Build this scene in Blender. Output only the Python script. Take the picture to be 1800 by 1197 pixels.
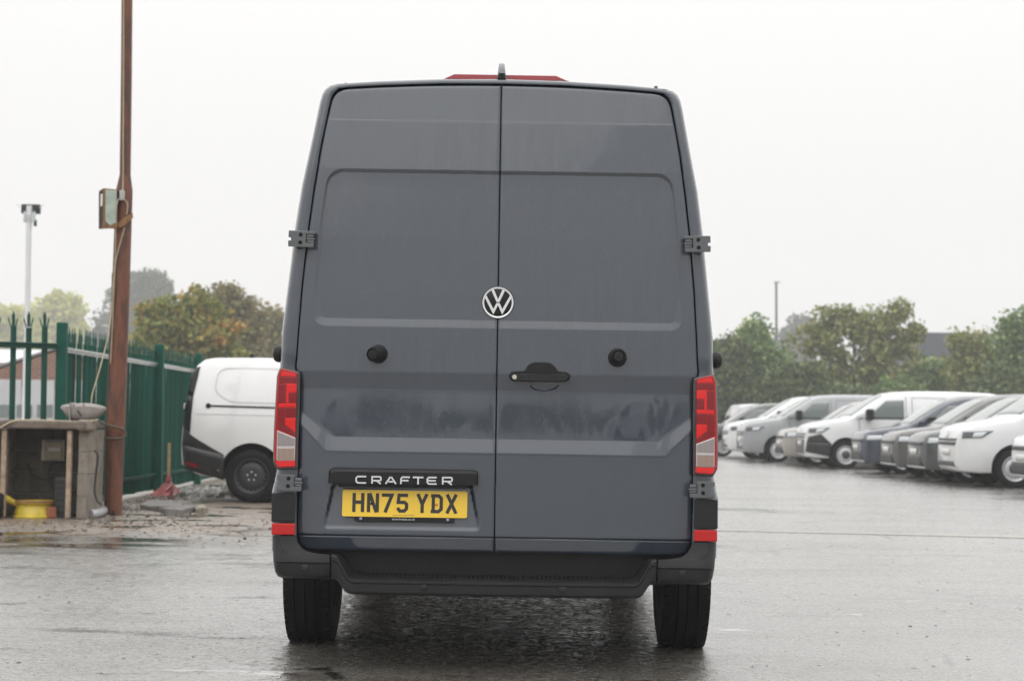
import bpy, bmesh, math, random
import numpy as np
from mathutils import Vector, Matrix, Euler

random.seed(7)
rng = np.random.default_rng(7)
for o in list(bpy.data.objects):
    bpy.data.objects.remove(o)
SC = bpy.context.scene
COL = SC.collection
R = math.radians

# ------------------------------------------------------------------ camera
FPX, CX, CY, YH = 3000.0, 900.0, 598.5, 740.0     # photo pixels: focal length, centre, horizon
ROLL = 0.0157
CAM_H = 1.05
PITCH = math.atan((YH - CY) / FPX)
RIGHT = Vector((1, 0, 0))
UP = Vector((0, -math.sin(PITCH), math.cos(PITCH)))
FWD = Vector((0, math.cos(PITCH), math.sin(PITCH)))
cam_d = bpy.data.cameras.new("camera")
cam = bpy.data.objects.new("camera", cam_d)
COL.objects.link(cam)
xc = RIGHT * math.cos(ROLL) + UP * math.sin(ROLL)
yc = UP * math.cos(ROLL) - RIGHT * math.sin(ROLL)
zc = -FWD
cam.matrix_world = Matrix(((xc.x, yc.x, zc.x, 0), (xc.y, yc.y, zc.y, 0), (xc.z, yc.z, zc.z, CAM_H), (0, 0, 0, 1)))
cam_d.sensor_fit = 'HORIZONTAL'
cam_d.sensor_width = 36.0
cam_d.lens = 36.0 * FPX / 1800.0
cam_d.clip_start = 0.1
cam_d.clip_end = 1000
cam_d.dof.use_dof = True
cam_d.dof.focus_distance = 7.1
cam_d.dof.aperture_fstop = 4.6
SC.camera = cam

# ------------------------------------------------------------------ world, sun, exposure
SUN_EL, SUN_AZ = R(52), R(200)
world = bpy.data.worlds.new("World")
SC.world = world
world.use_nodes = True
wt = world.node_tree
wt.nodes.clear()
sky = wt.nodes.new('ShaderNodeTexSky')
sky.sky_type = 'NISHITA'
sky.sun_disc = False
sky.sun_elevation = SUN_EL
sky.sun_rotation = SUN_AZ
sky.air_density = 1.0
sky.dust_density = 6.0
bw = wt.nodes.new('ShaderNodeRGBToBW')
mixw = wt.nodes.new('ShaderNodeMix')
mixw.data_type = 'RGBA'
mixw.inputs[0].default_value = 0.93
mixw.inputs[7].default_value = (11.75, 11.7, 11.6, 1)     # an even cloud layer over the clear sky
bgn = wt.nodes.new('ShaderNodeBackground')
bgn.inputs[1].default_value = 0.1
wo = wt.nodes.new('ShaderNodeOutputWorld')
wt.links.new(sky.outputs[0], bw.inputs[0])
wt.links.new(bw.outputs[0], mixw.inputs[6])
# overcast cloud grows brighter towards the zenith (CIE overcast sky, softened)
wtc = wt.nodes.new('ShaderNodeTexCoord')
wsx = wt.nodes.new('ShaderNodeSeparateXYZ')
wmr = wt.nodes.new('ShaderNodeMath')           # 1.1 s^2 + 0.2 s + 0.77
wmr.operation = 'MULTIPLY_ADD'
wm0 = wt.nodes.new('ShaderNodeMath')
wm0.operation = 'MULTIPLY_ADD'
wmx = wt.nodes.new('ShaderNodeMath')
wmx.operation = 'MAXIMUM'
wmx.inputs[1].default_value = 0.0
wt.links.new(wmx.outputs[0], wm0.inputs[0])
wm0.inputs[1].default_value, wm0.inputs[2].default_value = 1.1, 0.2
wt.links.new(wm0.outputs[0], wmr.inputs[0])
wt.links.new(wmx.outputs[0], wmr.inputs[1])
wmr.inputs[2].default_value = 0.80
wvm = wt.nodes.new('ShaderNodeVectorMath')
wvm.operation = 'SCALE'
wt.links.new(wtc.outputs['Generated'], wsx.inputs[0])
wt.links.new(wsx.outputs[2], wmx.inputs[0])
wt.links.new(mixw.outputs[2], wvm.inputs[0])
wt.links.new(wmr.outputs[0], wvm.inputs[3])
wt.links.new(wvm.outputs[0], bgn.inputs[0])
wt.links.new(bgn.outputs[0], wo.inputs[0])
sun_d = bpy.data.lights.new("sun", 'SUN')
sun_d.energy = 0.6
sun_d.angle = R(75)
sun_d.color = (1.0, 0.98, 0.95)
sun = bpy.data.objects.new("sun", sun_d)
COL.objects.link(sun)
sun.rotation_euler = (R(90) - SUN_EL, 0, -SUN_AZ + math.pi)
SC.view_settings.view_transform = 'Standard'
SC.view_settings.look = 'None'
SC.view_settings.exposure = 0.0
SC.view_settings.gamma = 1.0
SC.view_settings.use_curve_mapping = False
SC.cycles.max_bounces = 6
SC.cycles.diffuse_bounces = 3
SC.cycles.glossy_bounces = 4
SC.cycles.transmission_bounces = 4
SC.cycles.volume_bounces = 1
SC.cycles.use_denoising = True
SC.cycles.caustics_reflective = False
SC.cycles.caustics_refractive = False
SC.cycles.sample_clamp_indirect = 4.0

# ------------------------------------------------------------------ picture measurements to places
def dr(px, py):
    """photo pixel -> pixel with the camera's roll taken out"""
    dx, dy = px - CX, py - CY
    c, s = math.cos(ROLL), math.sin(ROLL)
    return CX + dx * c + dy * s, CY - dx * s + dy * c

def ray_d(xp, yp):
    return RIGHT * ((xp - CX) / FPX) + UP * ((CY - yp) / FPX) + FWD

def at_d(xp, yp, Y):
    d = ray_d(xp, yp)
    k = Y / d.y
    return Vector((d.x * k, Y, CAM_H + d.z * k))

def at(px, py, Y):
    return at_d(*dr(px, py), Y)

def gnd(px, py, z=0.0):
    d = ray_d(*dr(px, py))
    k = (z - CAM_H) / d.z
    return Vector((d.x * k, d.y * k, z))

# ------------------------------------------------------------------ mesh helpers
class MB:
    def __init__(self):
        self.v, self.f, self.m = [], [], []
    def add(self, verts, faces, mi=0):
        o = len(self.v)
        self.v += [tuple(p) for p in verts]
        self.f += [tuple(i + o for i in f) for f in faces]
        self.m += [mi] * len(faces)
        return self
    def box(self, c, s, rot=None, mi=0):
        hx, hy, hz = s[0] / 2, s[1] / 2, s[2] / 2
        pts = [Vector((x, y, z)) for x in (-hx, hx) for y in (-hy, hy) for z in (-hz, hz)]
        if rot is not None:
            pts = [rot @ p for p in pts]
        pts = [p + Vector(c) for p in pts]
        return self.add(pts, [(0, 1, 3, 2), (4, 6, 7, 5), (0, 4, 5, 1), (2, 3, 7, 6), (0, 2, 6, 4), (1, 5, 7, 3)], mi)
    def prism(self, front, back, mi=0):
        n = len(front)
        fs = [tuple(range(n)), tuple(range(2 * n - 1, n - 1, -1))]
        fs += [(i, i + n, (i + 1) % n + n, (i + 1) % n) for i in range(n)]
        return self.add(list(front) + list(back), fs, mi)
    def tube(self, pts, r, n=8, mi=0, cap=True):
        pts = [Vector(p) for p in pts]
        rs = r if isinstance(r, (list, tuple)) else [r] * len(pts)
        vs, fs = [], []
        prev = None
        for i, p in enumerate(pts):
            t = (pts[min(i + 1, len(pts) - 1)] - pts[max(i - 1, 0)]).normalized()
            if prev is None:
                a = t.cross(Vector((0, 0, 1)) if abs(t.z) < 0.9 else Vector((0, 1, 0))).normalized()
            else:
                a = (prev - t * prev.dot(t)).normalized()
            prev = a
            b = t.cross(a)
            for k in range(n):
                w = 2 * math.pi * k / n
                vs.append(p + (a * math.cos(w) + b * math.sin(w)) * rs[i])
        for i in range(len(pts) - 1):
            for k in range(n):
                fs.append((i * n + k, i * n + (k + 1) % n, (i + 1) * n + (k + 1) % n, (i + 1) * n + k))
        if cap:
            fs.append(tuple(range(n - 1, -1, -1)))
            fs.append(tuple((len(pts) - 1) * n + k for k in range(n)))
        return self.add(vs, fs, mi)
    def lathe(self, prof, origin, axis, n=24, mi=0):
        """prof: (radius, distance along axis)"""
        ax = Vector(axis).normalized()
        a = ax.cross(Vector((0, 0, 1)) if abs(ax.z) < 0.9 else Vector((1, 0, 0))).normalized()
        b = ax.cross(a)
        o = Vector(origin)
        vs, fs = [], []
        for (r, h) in prof:
            for k in range(n):
                w = 2 * math.pi * k / n
                vs.append(o + ax * h + (a * math.cos(w) + b * math.sin(w)) * max(r, 1e-4))
        for i in range(len(prof) - 1):
            for k in range(n):
                fs.append((i * n + k, (i + 1) * n + k, (i + 1) * n + (k + 1) % n, i * n + (k + 1) % n))
        return self.add(vs, fs, mi)
    def grid(self, P, mi=0, wrap=False):
        """P[i][j] points"""
        ni, nj = len(P), len(P[0])
        vs = [p for row in P for p in row]
        fs = []
        for i in range(ni - 1):
            for j in range(nj - 1 + (1 if wrap else 0)):
                j2 = (j + 1) % nj
                fs.append((i * nj + j, i * nj + j2, (i + 1) * nj + j2, (i + 1) * nj + j))
        return self.add(vs, fs, mi)
    def build(self, name, mats, parent=None, smooth=None, bevel=None, world=True, fixn=True, seg=2):
        """world: the points are in world space, so take the parents' place off"""
        off = Vector((0, 0, 0))
        if parent is not None and world:
            q = parent
            while q is not None:
                off = off + q.location
                q = q.parent
        me = bpy.data.meshes.new(name)
        v = [(p[0] - off.x, p[1] - off.y, p[2] - off.z) for p in self.v]
        me.from_pydata(v, [], self.f)
        if not isinstance(mats, (list, tuple)):
            mats = [mats]
        for m in mats:
            me.materials.append(m)
        if any(self.m):
            me.polygons.foreach_set('material_index', self.m)
        if fixn:
            bm = bmesh.new()
            bm.from_mesh(me)
            bmesh.ops.recalc_face_normals(bm, faces=bm.faces)
            bm.to_mesh(me)
            bm.free()
        if smooth is not None:
            me.polygons.foreach_set('use_smooth', [True] * len(me.polygons))
            if smooth < 179:
                me.set_sharp_from_angle(angle=R(smooth))
        me.update()
        o = bpy.data.objects.new(name, me)
        COL.objects.link(o)
        if parent is not None:
            o.parent = parent
        if bevel:
            b = o.modifiers.new('bevel', 'BEVEL')
            b.width = bevel
            b.segments = seg
            b.limit_method = 'ANGLE'
            b.angle_limit = R(35)
            b.harden_normals = False
        return o

def tag(o, label=None, cat=None, group=None, kind=None):
    if label: o['label'] = label
    if cat: o['category'] = cat
    if group: o['group'] = group
    if kind: o['kind'] = kind
    return o

def empty(name, loc, label=None, cat=None, group=None, rz=0.0, parent=None):
    o = bpy.data.objects.new(name, None)
    COL.objects.link(o)
    o.location = loc
    o.rotation_euler = (0, 0, rz)
    o.empty_display_size = 0.2
    if parent is not None:
        o.parent = parent
    return tag(o, label, cat, group)

def kids(o):
    return [c for c in COL.objects if c.parent == o]

def copy_tree(o, parent=None):
    c = o.copy()
    COL.objects.link(c)
    c.parent = parent
    for ch in list(o.children):
        copy_tree(ch, c)
    return c

# ------------------------------------------------------------------ materials
def setin(n, name, v):
    if name in n.inputs:
        n.inputs[name].default_value = v

class NT:
    """short hand for node building"""
    def __init__(self, name):
        self.mat = bpy.data.materials.new(name)
        self.mat.use_nodes = True
        self.t = self.mat.node_tree
        self.b = self.t.nodes['Principled BSDF']
        self.out = self.t.nodes['Material Output']
    def n(self, kind, **kw):
        x = self.t.nodes.new(kind)
        for k, v in kw.items():
            setattr(x, k, v)
        return x
    def l(self, a, b):
        self.t.links.new(a, b)
    def coord(self, scale=(1, 1, 1), which='Object', rot=(0, 0, 0)):
        tc = self.n('ShaderNodeTexCoord')
        mp = self.n('ShaderNodeMapping')
        mp.inputs['Scale'].default_value = scale
        mp.inputs['Rotation'].default_value = rot
        self.l(tc.outputs[which], mp.inputs[0])
        return mp.outputs[0]
    def noise(self, co, scale, detail=3, rough=0.55, dist=0.0):
        x = self.n('ShaderNodeTexNoise')
        x.inputs['Scale'].default_value = scale
        x.inputs['Detail'].default_value = detail
        x.inputs['Roughness'].default_value = rough
        x.inputs['Distortion'].default_value = dist
        self.l(co, x.inputs['Vector'])
        return x.outputs[0]
    def voro(self, co, scale, feature='F1', out='Distance'):
        x = self.n('ShaderNodeTexVoronoi', feature=feature)
        x.inputs['Scale'].default_value = scale
        self.l(co, x.inputs['Vector'])
        return x.outputs[out]
    def ramp(self, fac, stops, interp='LINEAR'):
        x = self.n('ShaderNodeValToRGB')
        x.color_ramp.interpolation = interp
        e = x.color_ramp.elements
        while len(e) < len(stops):
            e.new(0.5)
        for i, (p, c) in enumerate(stops):
            e[i].position = p
            e[i].color = (c, c, c, 1) if not isinstance(c, (tuple, list)) else (*c[:3], 1)
        self.l(fac, x.inputs[0])
        return x.outputs[0]
    def rng(self, fac, a, b, c=0.0, d=1.0):
        x = self.n('ShaderNodeMapRange')
        x.interpolation_type = 'SMOOTHSTEP'
        for i, v in enumerate((a, b, c, d)):
            x.inputs[i + 1].default_value = v
        self.l(fac, x.inputs[0])
        return x.outputs[0]
    def mix(self, fac, a, b):
        x = self.n('ShaderNodeMix', data_type='RGBA')
        for s, v in ((0, fac), (6, a), (7, b)):
            if hasattr(v, 'is_output'):
                self.l(v, x.inputs[s])
            elif s == 0:
                x.inputs[0].default_value = v
            else:
                x.inputs[s].default_value = (v, v, v, 1) if not isinstance(v, (tuple, list)) else (*v[:3], 1)
        return x.outputs[2]
    def math(self, op, a, b=0.0):
        x = self.n('ShaderNodeMath', operation=op)
        for s, v in ((0, a), (1, b)):
            if hasattr(v, 'is_output'):
                self.l(v, x.inputs[s])
            else:
                x.inputs[s].default_value = v
        return x.outputs[0]
    def bump(self, h, strength, dist, prev=None):
        x = self.n('ShaderNodeBump')
        if hasattr(strength, 'is_output'):
            self.l(strength, x.inputs['Strength'])
        else:
            x.inputs['Strength'].default_value = strength
        x.inputs['Distance'].default_value = dist
        self.l(h, x.inputs['Height'])
        if prev is not None:
            self.l(prev, x.inputs['Normal'])
        return x.outputs[0]

def pmat(name, col, rough=0.5, metal=0.0, coat=0.0, coat_rough=0.05, var=0.0, vscale=6.0, bump=0.0, bscale=60.0, spec=0.5,
         rvar=0.0):
    q = NT(name)
    b = q.b
    b.inputs['Roughness'].default_value = rough
    b.inputs['Metallic'].default_value = metal
    setin(b, 'Coat Weight', coat)
    setin(b, 'Coat Roughness', coat_rough)
    setin(b, 'Specular IOR Level', spec)
    co = q.coord()
    if var > 0:
        f = q.noise(co, vscale, 4, 0.6)
        lo = tuple(c * (1 - var) for c in col)
        hi = tuple(min(1, c * (1 + var)) for c in col)
        q.l(q.ramp(f, [(0.3, lo), (0.7, hi)]), b.inputs['Base Color'])
        if rvar:
            q.l(q.rng(f, 0.3, 0.7, max(0, rough - rvar), min(1, rough + rvar)), b.inputs['Roughness'])
    else:
        b.inputs['Base Color'].default_value = (*col, 1)
    if bump > 0:
        q.l(q.bump(q.noise(co, bscale, 2), bump, 0.004), b.inputs['Normal'])
    return q.mat
# ------------------------------------------------------------------ shared materials
def paint_wet(name, col, streak=0.12):
    """car paint with rain drops beaded on it and faint run marks"""
    q = NT(name)
    co = q.coord()
    cz = q.coord((5.0, 5.0, 0.7))
    big = q.noise(co, 1.7, 3, 0.6)
    run = q.noise(cz, 4.0, 4, 0.65)
    sz = q.n('ShaderNodeSeparateXYZ')
    q.l(co, sz.inputs[0])
    wet = q.math('MULTIPLY', q.rng(big, 0.36, 0.58), q.rng(run, 0.35, 0.62))
    wet = q.math('MULTIPLY', wet, q.rng(sz.outputs[2], 1.12, 1.32, 0.12, 1.0))
    base = q.mix(wet, tuple(c * (1 + streak * 0.5) for c in col), tuple(c * (1 - streak * 0.5) for c in col))
    q.l(base, q.b.inputs['Base Color'])
    q.b.inputs['Roughness'].default_value = 0.45
    setin(q.b, 'Coat Weight', 1.0)
    setin(q.b, 'Coat IOR', 1.72)
    q.l(q.rng(wet, 0.0, 1.0, 0.01, 0.05), q.b.inputs['Coat Roughness'])
    setin(q.b, 'Specular IOR Level', 0.25)
    d1 = q.voro(co, 210.0)
    drop = q.rng(d1, 0.10, 0.34, 1.0, 0.0)
    d2 = q.voro(co, 95.0)
    sel = q.voro(co, 95.0, out='Color')
    sp = q.n('ShaderNodeSeparateColor')
    q.l(sel, sp.inputs[0])
    few = q.math('GREATER_THAN', sp.outputs[0], 0.72)
    drop2 = q.math('MULTIPLY', q.rng(d2, 0.08, 0.26, 1.0, 0.0), few)
    film = q.noise(co, 130.0, 2, 0.6)
    h = q.math('ADD', q.math('MULTIPLY', drop, q.rng(wet, 0.0, 1.0, 0.0, 0.8)), drop2)
    h = q.math('ADD', h, q.math('MULTIPLY', film, q.math('MULTIPLY', wet, 0.7)))
    nb = q.bump(h, 0.42, 0.0014)
    wob = q.bump(q.noise(co, 2.2, 2, 0.5), 0.025, 0.012, nb)
    q.l(wob, q.b.inputs['Coat Normal'])
    q.l(q.bump(h, 0.40, 0.0016), q.b.inputs['Normal'])
    return q.mat

M = {}
M['van_grey'] = paint_wet('grey_paint', (0.034, 0.044, 0.062))
M['van_grey2'] = paint_wet('bumper_grey', (0.030, 0.032, 0.036), 0.3)
M['bumper'] = pmat('bumper_plastic', (0.015, 0.0155, 0.017), 0.45, var=0.3, vscale=5, bump=0.2, bscale=300, spec=0.32)
M['plastic'] = pmat('black_plastic', (0.008, 0.0082, 0.0088), 0.42, spec=0.3, var=0.25, vscale=9, bump=0.25, bscale=400)
M['plastic2'] = pmat('dark_plastic', (0.013, 0.0135, 0.0145), 0.45, spec=0.32, var=0.25, vscale=7, bump=0.25, bscale=380)
M['rubber'] = pmat('rubber', (0.008, 0.008, 0.008), 0.75, spec=0.2)
M['tyre'] = pmat('tyre_rubber', (0.008, 0.008, 0.0084), 0.68, spec=0.2, var=0.3, vscale=14, bump=0.3, bscale=120)
M['hinge'] = paint_wet('hinge_paint', (0.055, 0.060, 0.068))
M['lens'] = pmat('red_lens', (0.40, 0.005, 0.008), 0.2, spec=0.3, coat=0.5)
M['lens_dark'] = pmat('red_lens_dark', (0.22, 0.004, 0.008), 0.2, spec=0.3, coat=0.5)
M['lens_bright'] = pmat('red_lens_bright', (0.74, 0.010, 0.011), 0.22, spec=0.3, coat=0.5)  # brighter red blocks of the lens pattern, lamp not lit
M['lens_edge'] = pmat('smoked_edge', (0.02, 0.006, 0.007), 0.2, coat=1.0)
M['reflector'] = pmat('red_reflector', (0.52, 0.008, 0.008), 0.35, spec=0.3, coat=0.3, bump=0.4, bscale=300)
M['silver'] = pmat('silver_trim', (0.55, 0.53, 0.53), 0.3, 0.5)
def fluted(name, a, b, sc):
    q = NT(name)
    co = q.coord()
    w = q.n('ShaderNodeTexWave', wave_type='BANDS', bands_direction='X')
    w.inputs['Scale'].default_value = sc
    w.inputs['Distortion'].default_value = 0.6
    q.l(co, w.inputs['Vector'])
    q.l(q.mix(w.outputs[1], a, b), q.b.inputs['Base Color'])
    q.b.inputs['Roughness'].default_value = 0.15
    setin(q.b, 'Coat Weight', 1.0)
    q.l(q.bump(w.outputs[1], 0.5, 0.003), q.b.inputs['Normal'])
    return q.mat
M['clear'] = fluted('clear_lens', (0.20, 0.165, 0.165), (0.38, 0.34, 0.335), 62)
M['amber'] = fluted('amber_lens', (0.20, 0.12, 0.09), (0.44, 0.32, 0.26), 62)
M['chrome'] = pmat('chrome', (0.82, 0.83, 0.84), 0.08, 1.0)
M['chrome_dull'] = pmat('chrome_dull', (0.72, 0.73, 0.74), 0.2, 0.8)
M['gloss_black'] = pmat('gloss_black', (0.006, 0.006, 0.007), 0.15, spec=0.3)
M['plate_yellow'] = pmat('plate_yellow', (0.86, 0.56, 0.025), 0.35, var=0.06, vscale=4, coat=0.4)
M['plate_black'] = pmat('plate_black', (0.018, 0.017, 0.014), 0.5)
M['plate_white'] = pmat('plate_white', (0.72, 0.72, 0.70), 0.4)
M['print_white'] = pmat('print_white', (0.7, 0.7, 0.7), 0.5)
M['screw'] = pmat('screw_cap', (0.36, 0.38, 0.55), 0.4)
M['screw_orange'] = pmat('screw_orange', (0.7, 0.20, 0.02), 0.4)
M['brass'] = pmat('lock_metal', (0.55, 0.52, 0.46), 0.3, 0.8)
M['under'] = pmat('underbody', (0.012, 0.012, 0.012), 0.8)

def ground_material():
    q = NT('wet_tarmac')
    co = q.coord()
    flat = q.coord((0.55, 1.0, 1.0))
    sp = q.n('ShaderNodeSeparateXYZ')
    q.l(co, sp.inputs[0])
    X, Y = sp.outputs[0], sp.outputs[1]
    stone = q.noise(co, 120.0, 3, 0.65)
    stone2 = q.voro(co, 105.0)
    mid = q.noise(co, 11.0, 4, 0.6)
    big = q.noise(flat, 0.55, 5, 0.62, 0.3)
    big2 = q.noise(flat, 1.9, 4, 0.6)
    # standing water lies in the hollows
    pud = q.rng(q.math('ADD', q.math('MULTIPLY', big, 0.75), q.math('MULTIPLY', big2, 0.25)), 0.545, 0.66)
    near_left = q.math('MULTIPLY', q.rng(X, -1.6, -3.4), q.rng(Y, 12.2, 14.2))
    # worn gravel and mud beside the fence
    edge = q.math('ADD', Y, q.math('MULTIPLY', q.math('SUBTRACT', big2, 0.5), 5.0))
    mud = q.math('MULTIPLY', q.rng(q.math('ADD', X, q.math('MULTIPLY', big2, 2.0)), -0.2, -1.8), q.rng(edge, 14.0, 15.6))
    mudc = q.ramp(mid, [(0.3, (0.10, 0.072, 0.050)), (0.55, (0.17, 0.128, 0.092)), (0.75, (0.24, 0.19, 0.145))])
    ston = q.ramp(stone, [(0.34, (0.014, 0.0125, 0.011)), (0.46, (0.085, 0.077, 0.067)), (0.64, (0.26, 0.24, 0.21))])
    tar = q.mix(q.rng(mid, 0.45, 0.8), ston, (0.085, 0.077, 0.067))
    tar = q.mix(q.math('MULTIPLY', q.rng(big2, 0.45, 0.66), 0.6), tar, (0.17, 0.16, 0.145))
    crack = q.voro(q.coord((0.8, 1.0, 1.0)), 0.55, 'DISTANCE_TO_EDGE')
    ck = q.math('MULTIPLY', q.rng(q.math('ADD', crack, q.math('MULTIPLY', q.math('SUBTRACT', mid, 0.5), 0.03)), 0.002, 0.012, 1.0, 0.0), q.rng(big2, 0.5, 0.6))
    tar = q.mix(ck, tar, (0.022, 0.020, 0.018))
    scar_n = q.noise(q.coord((0.45, 1.5, 1.0)), 1.5, 6, 0.68, 0.4)
    scar = q.math('MULTIPLY', q.rng(scar_n, 0.585, 0.65), q.rng(X, -0.4, -1.5, 0.25, 1.0))
    tar = q.mix(scar, tar, (0.034, 0.029, 0.024))
    base = q.mix(mud, tar, mudc)
    q.l(base, q.b.inputs['Base Color'])
    at_ = q.n('ShaderNodeAttribute', attribute_name='puddle')
    pud = q.math('MAXIMUM', pud, at_.outputs['Fac'])
    wet = q.math('MAXIMUM', pud, q.math('MULTIPLY', near_left, q.rng(big2, 0.36, 0.60)))
    rough = q.mix(wet, q.mix(q.rng(mid, 0.3, 0.7), 0.18, 0.34), 0.04)
    rough = q.mix(q.math('MULTIPLY', mud, q.rng(big2, 0.62, 0.5)), rough, 0.5)
    q.l(rough, q.b.inputs['Roughness'])
    q.b.inputs['IOR'].default_value = 1.8
    setin(q.b, 'Coat IOR', 2.3)
    cw = q.math('SUBTRACT', 1.0, q.math('MULTIPLY', q.math('MULTIPLY', mud, 0.75), q.math('SUBTRACT', 1.0, wet)))
    cw = q.math('MULTIPLY', cw, q.math('SUBTRACT', 1.0, q.math('MULTIPLY', scar, 0.8)))
    patchy = q.noise(q.coord((0.35, 0.9, 1.0)), 0.8, 5, 0.65)
    cw = q.math('MULTIPLY', cw, q.rng(patchy, 0.34, 0.58, 0.74, 1.0))
    q.l(cw, q.b.inputs['Coat Weight'])
    q.l(rough, q.b.inputs['Coat Roughness'])
    h = q.math('ADD', q.math('MULTIPLY', stone, 0.7), q.math('MULTIPLY', stone2, 0.5))
    h = q.math('SUBTRACT', h, q.math('MULTIPLY', ck, 1.2))
    dry = q.math('SUBTRACT', 1.0, wet)
    st = q.math('ADD', q.math('MULTIPLY', dry, 0.75), 0.012)
    n2 = q.bump(h, st, 0.004)
    q.l(n2, q.b.inputs['Normal'])
    q.l(n2, q.b.inputs['Coat Normal'])
    return q.mat

# ------------------------------------------------------------------ ground
gm = MB()
gx = np.concatenate([np.linspace(-240, -14, 14), np.linspace(-12, 14, 14), np.linspace(20, 260, 14)])
gy = np.concatenate([np.linspace(-150, 0, 16), np.linspace(2, 40, 20), np.linspace(50, 355, 14)])
gm.grid([[(x, y, 0.0) for y in gy] for x in gx])
ground = gm.build('tarmac_ground', ground_material(), smooth=180)
for p in ground.data.polygons[:1]:
    if p.normal.z < 0:
        ground.data.flip_normals()
tag(ground, kind='structure')

# the nearest tarmac has its chippings modelled, with water lying in the shallow places
def vnoise(x, y, sc, seed):
    r_ = np.random.default_rng(seed)
    T = r_.random((256, 256))
    u, v = x * sc, y * sc
    i, j = np.floor(u).astype(int), np.floor(v).astype(int)
    a, b = u - i, v - j
    a, b = a * a * (3 - 2 * a), b * b * (3 - 2 * b)
    g = lambda p, q_: T[p % 256, q_ % 256]
    return (g(i, j) * (1 - a) + g(i + 1, j) * a) * (1 - b) + (g(i, j + 1) * (1 - a) + g(i + 1, j + 1) * a) * b
nx, ny = 640, 560
xs = np.linspace(-4.2, 4.2, nx)
ys = 6.3 + (14.5 - 6.3) * np.linspace(0, 1, ny) ** 1.25
XX, YY = np.meshgrid(xs, ys, indexing='ij')
r2 = np.random.default_rng(5)
XX = XX + r2.uniform(-0.004, 0.004, XX.shape)
YY = YY + r2.uniform(-0.004, 0.004, YY.shape)
grain = 0.6 * r2.random(XX.shape) ** 1.6 + 0.4 * vnoise(XX, YY, 38.0, 3)
rough_amt = 0.45 + 0.75 * vnoise(XX, YY, 0.9, 8)
low = 0.55 * vnoise(XX, YY, 0.75, 11) + 0.3 * vnoise(XX, YY, 2.1, 12) + 0.15 * vnoise(XX, YY, 7.0, 13)
pudm = np.zeros_like(XX)
for (px_, py_, rx, ry) in ((455, 1184, 0.22, 0.06), (455, 1152, 0.08, 0.03), (330, 1180, 0.10, 0.02), (1290, 1108, 0.10, 0.06), (1420, 1088, 0.10, 0.08), (1500, 1082, 0.05, 0.08),
                          (610, 1095, 0.09, 0.09), (640, 1068, 0.11, 0.11), (700, 1062, 0.09, 0.06), (820, 1190, 0.16, 0.04)):
    c_ = gnd(px_, py_)
    e_ = ((XX - c_.x) / rx) ** 2 + ((YY - c_.y) / ry) ** 2
    e_ = e_ + 3.4 * (vnoise(XX, YY, 9.0, 21) - 0.5) + 2.6 * (vnoise(XX, YY, 28.0, 22) - 0.5) + 2.0 * (grain - 0.3)
    pudm = np.maximum(pudm, np.clip((1.1 - e_) / 0.8, 0, 1))
pudm = np.maximum(pudm, np.clip((0.19 - low - 0.1 * grain) / 0.06, 0, 1))
fade = np.clip((14.3 - YY) / 5.0, 0, 1) * np.clip((4.15 - np.abs(XX)) / 0.3, 0, 1)
ZZ = 0.003 + 0.0068 * grain * rough_amt * fade * (1 - 0.93 * pudm) + 0.0012 * pudm
idx = np.arange(nx * ny).reshape(nx, ny)
fq = np.stack([idx[:-1, :-1], idx[1:, :-1], idx[1:, 1:], idx[:-1, 1:]], -1).reshape(-1)
me_ = bpy.data.meshes.new('road_surface')
me_.vertices.add(nx * ny)
me_.vertices.foreach_set('co', np.stack([XX, YY, ZZ], -1).ravel())
nf = len(fq) // 4
me_.loops.add(4 * nf); me_.loops.foreach_set('vertex_index', fq)
me_.polygons.add(nf); me_.polygons.foreach_set('loop_start', np.arange(0, 4 * nf, 4)); me_.polygons.foreach_set('loop_total', np.full(nf, 4))
at_ = me_.attributes.new('puddle', 'FLOAT', 'POINT')
at_.data.foreach_set('value', pudm.ravel())
me_.materials.append(ground.data.materials[0])
me_.update(calc_edges=True)
me_.polygons.foreach_set('use_smooth', [True] * nf)
near_road = bpy.data.objects.new('road_surface', me_)
COL.objects.link(near_road)
tag(near_road, kind='structure')

# ------------------------------------------------------------------ haze
hq = bpy.data.materials.new('haze')
hq.use_nodes = True
ht = hq.node_tree
ht.nodes.clear()
hv = ht.nodes.new('ShaderNodeVolumePrincipled')
hv.inputs['Color'].default_value = (0.97, 0.975, 0.98, 1)
hv.inputs['Density'].default_value = 0.0012
hv.inputs['Anisotropy'].default_value = 0.2
ho = ht.nodes.new('ShaderNodeOutputMaterial')
ht.links.new(hv.outputs[0], ho.inputs['Volume'])
hb = MB().box((10, 105, 17.0), (522, 520, 36.0))
haze = hb.build('haze', hq)
tag(haze, kind='stuff')

# ================================================================== THE GREY VAN
DV = 7.126
XC = -25.7 / FPX * DV
van = empty('panel_van', (XC, DV, 0.0), 'dark grey high roof panel van seen square from behind, on wet tarmac', 'van')

def VD(hx, yp, dep=0.0):
    """hx: photo pixels right of the van's centre line, yp: unrolled row, dep: metres proud of the door face"""
    return at_d(874.3 + hx, yp, DV - dep)

def VR(px, py, dep=0.0):
    a, b = dr(px, py)
    return VD(a - 874.3, b, dep)

def loc(px, py):
    a, b = dr(px, py)
    return a - 874.3, b

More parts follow.
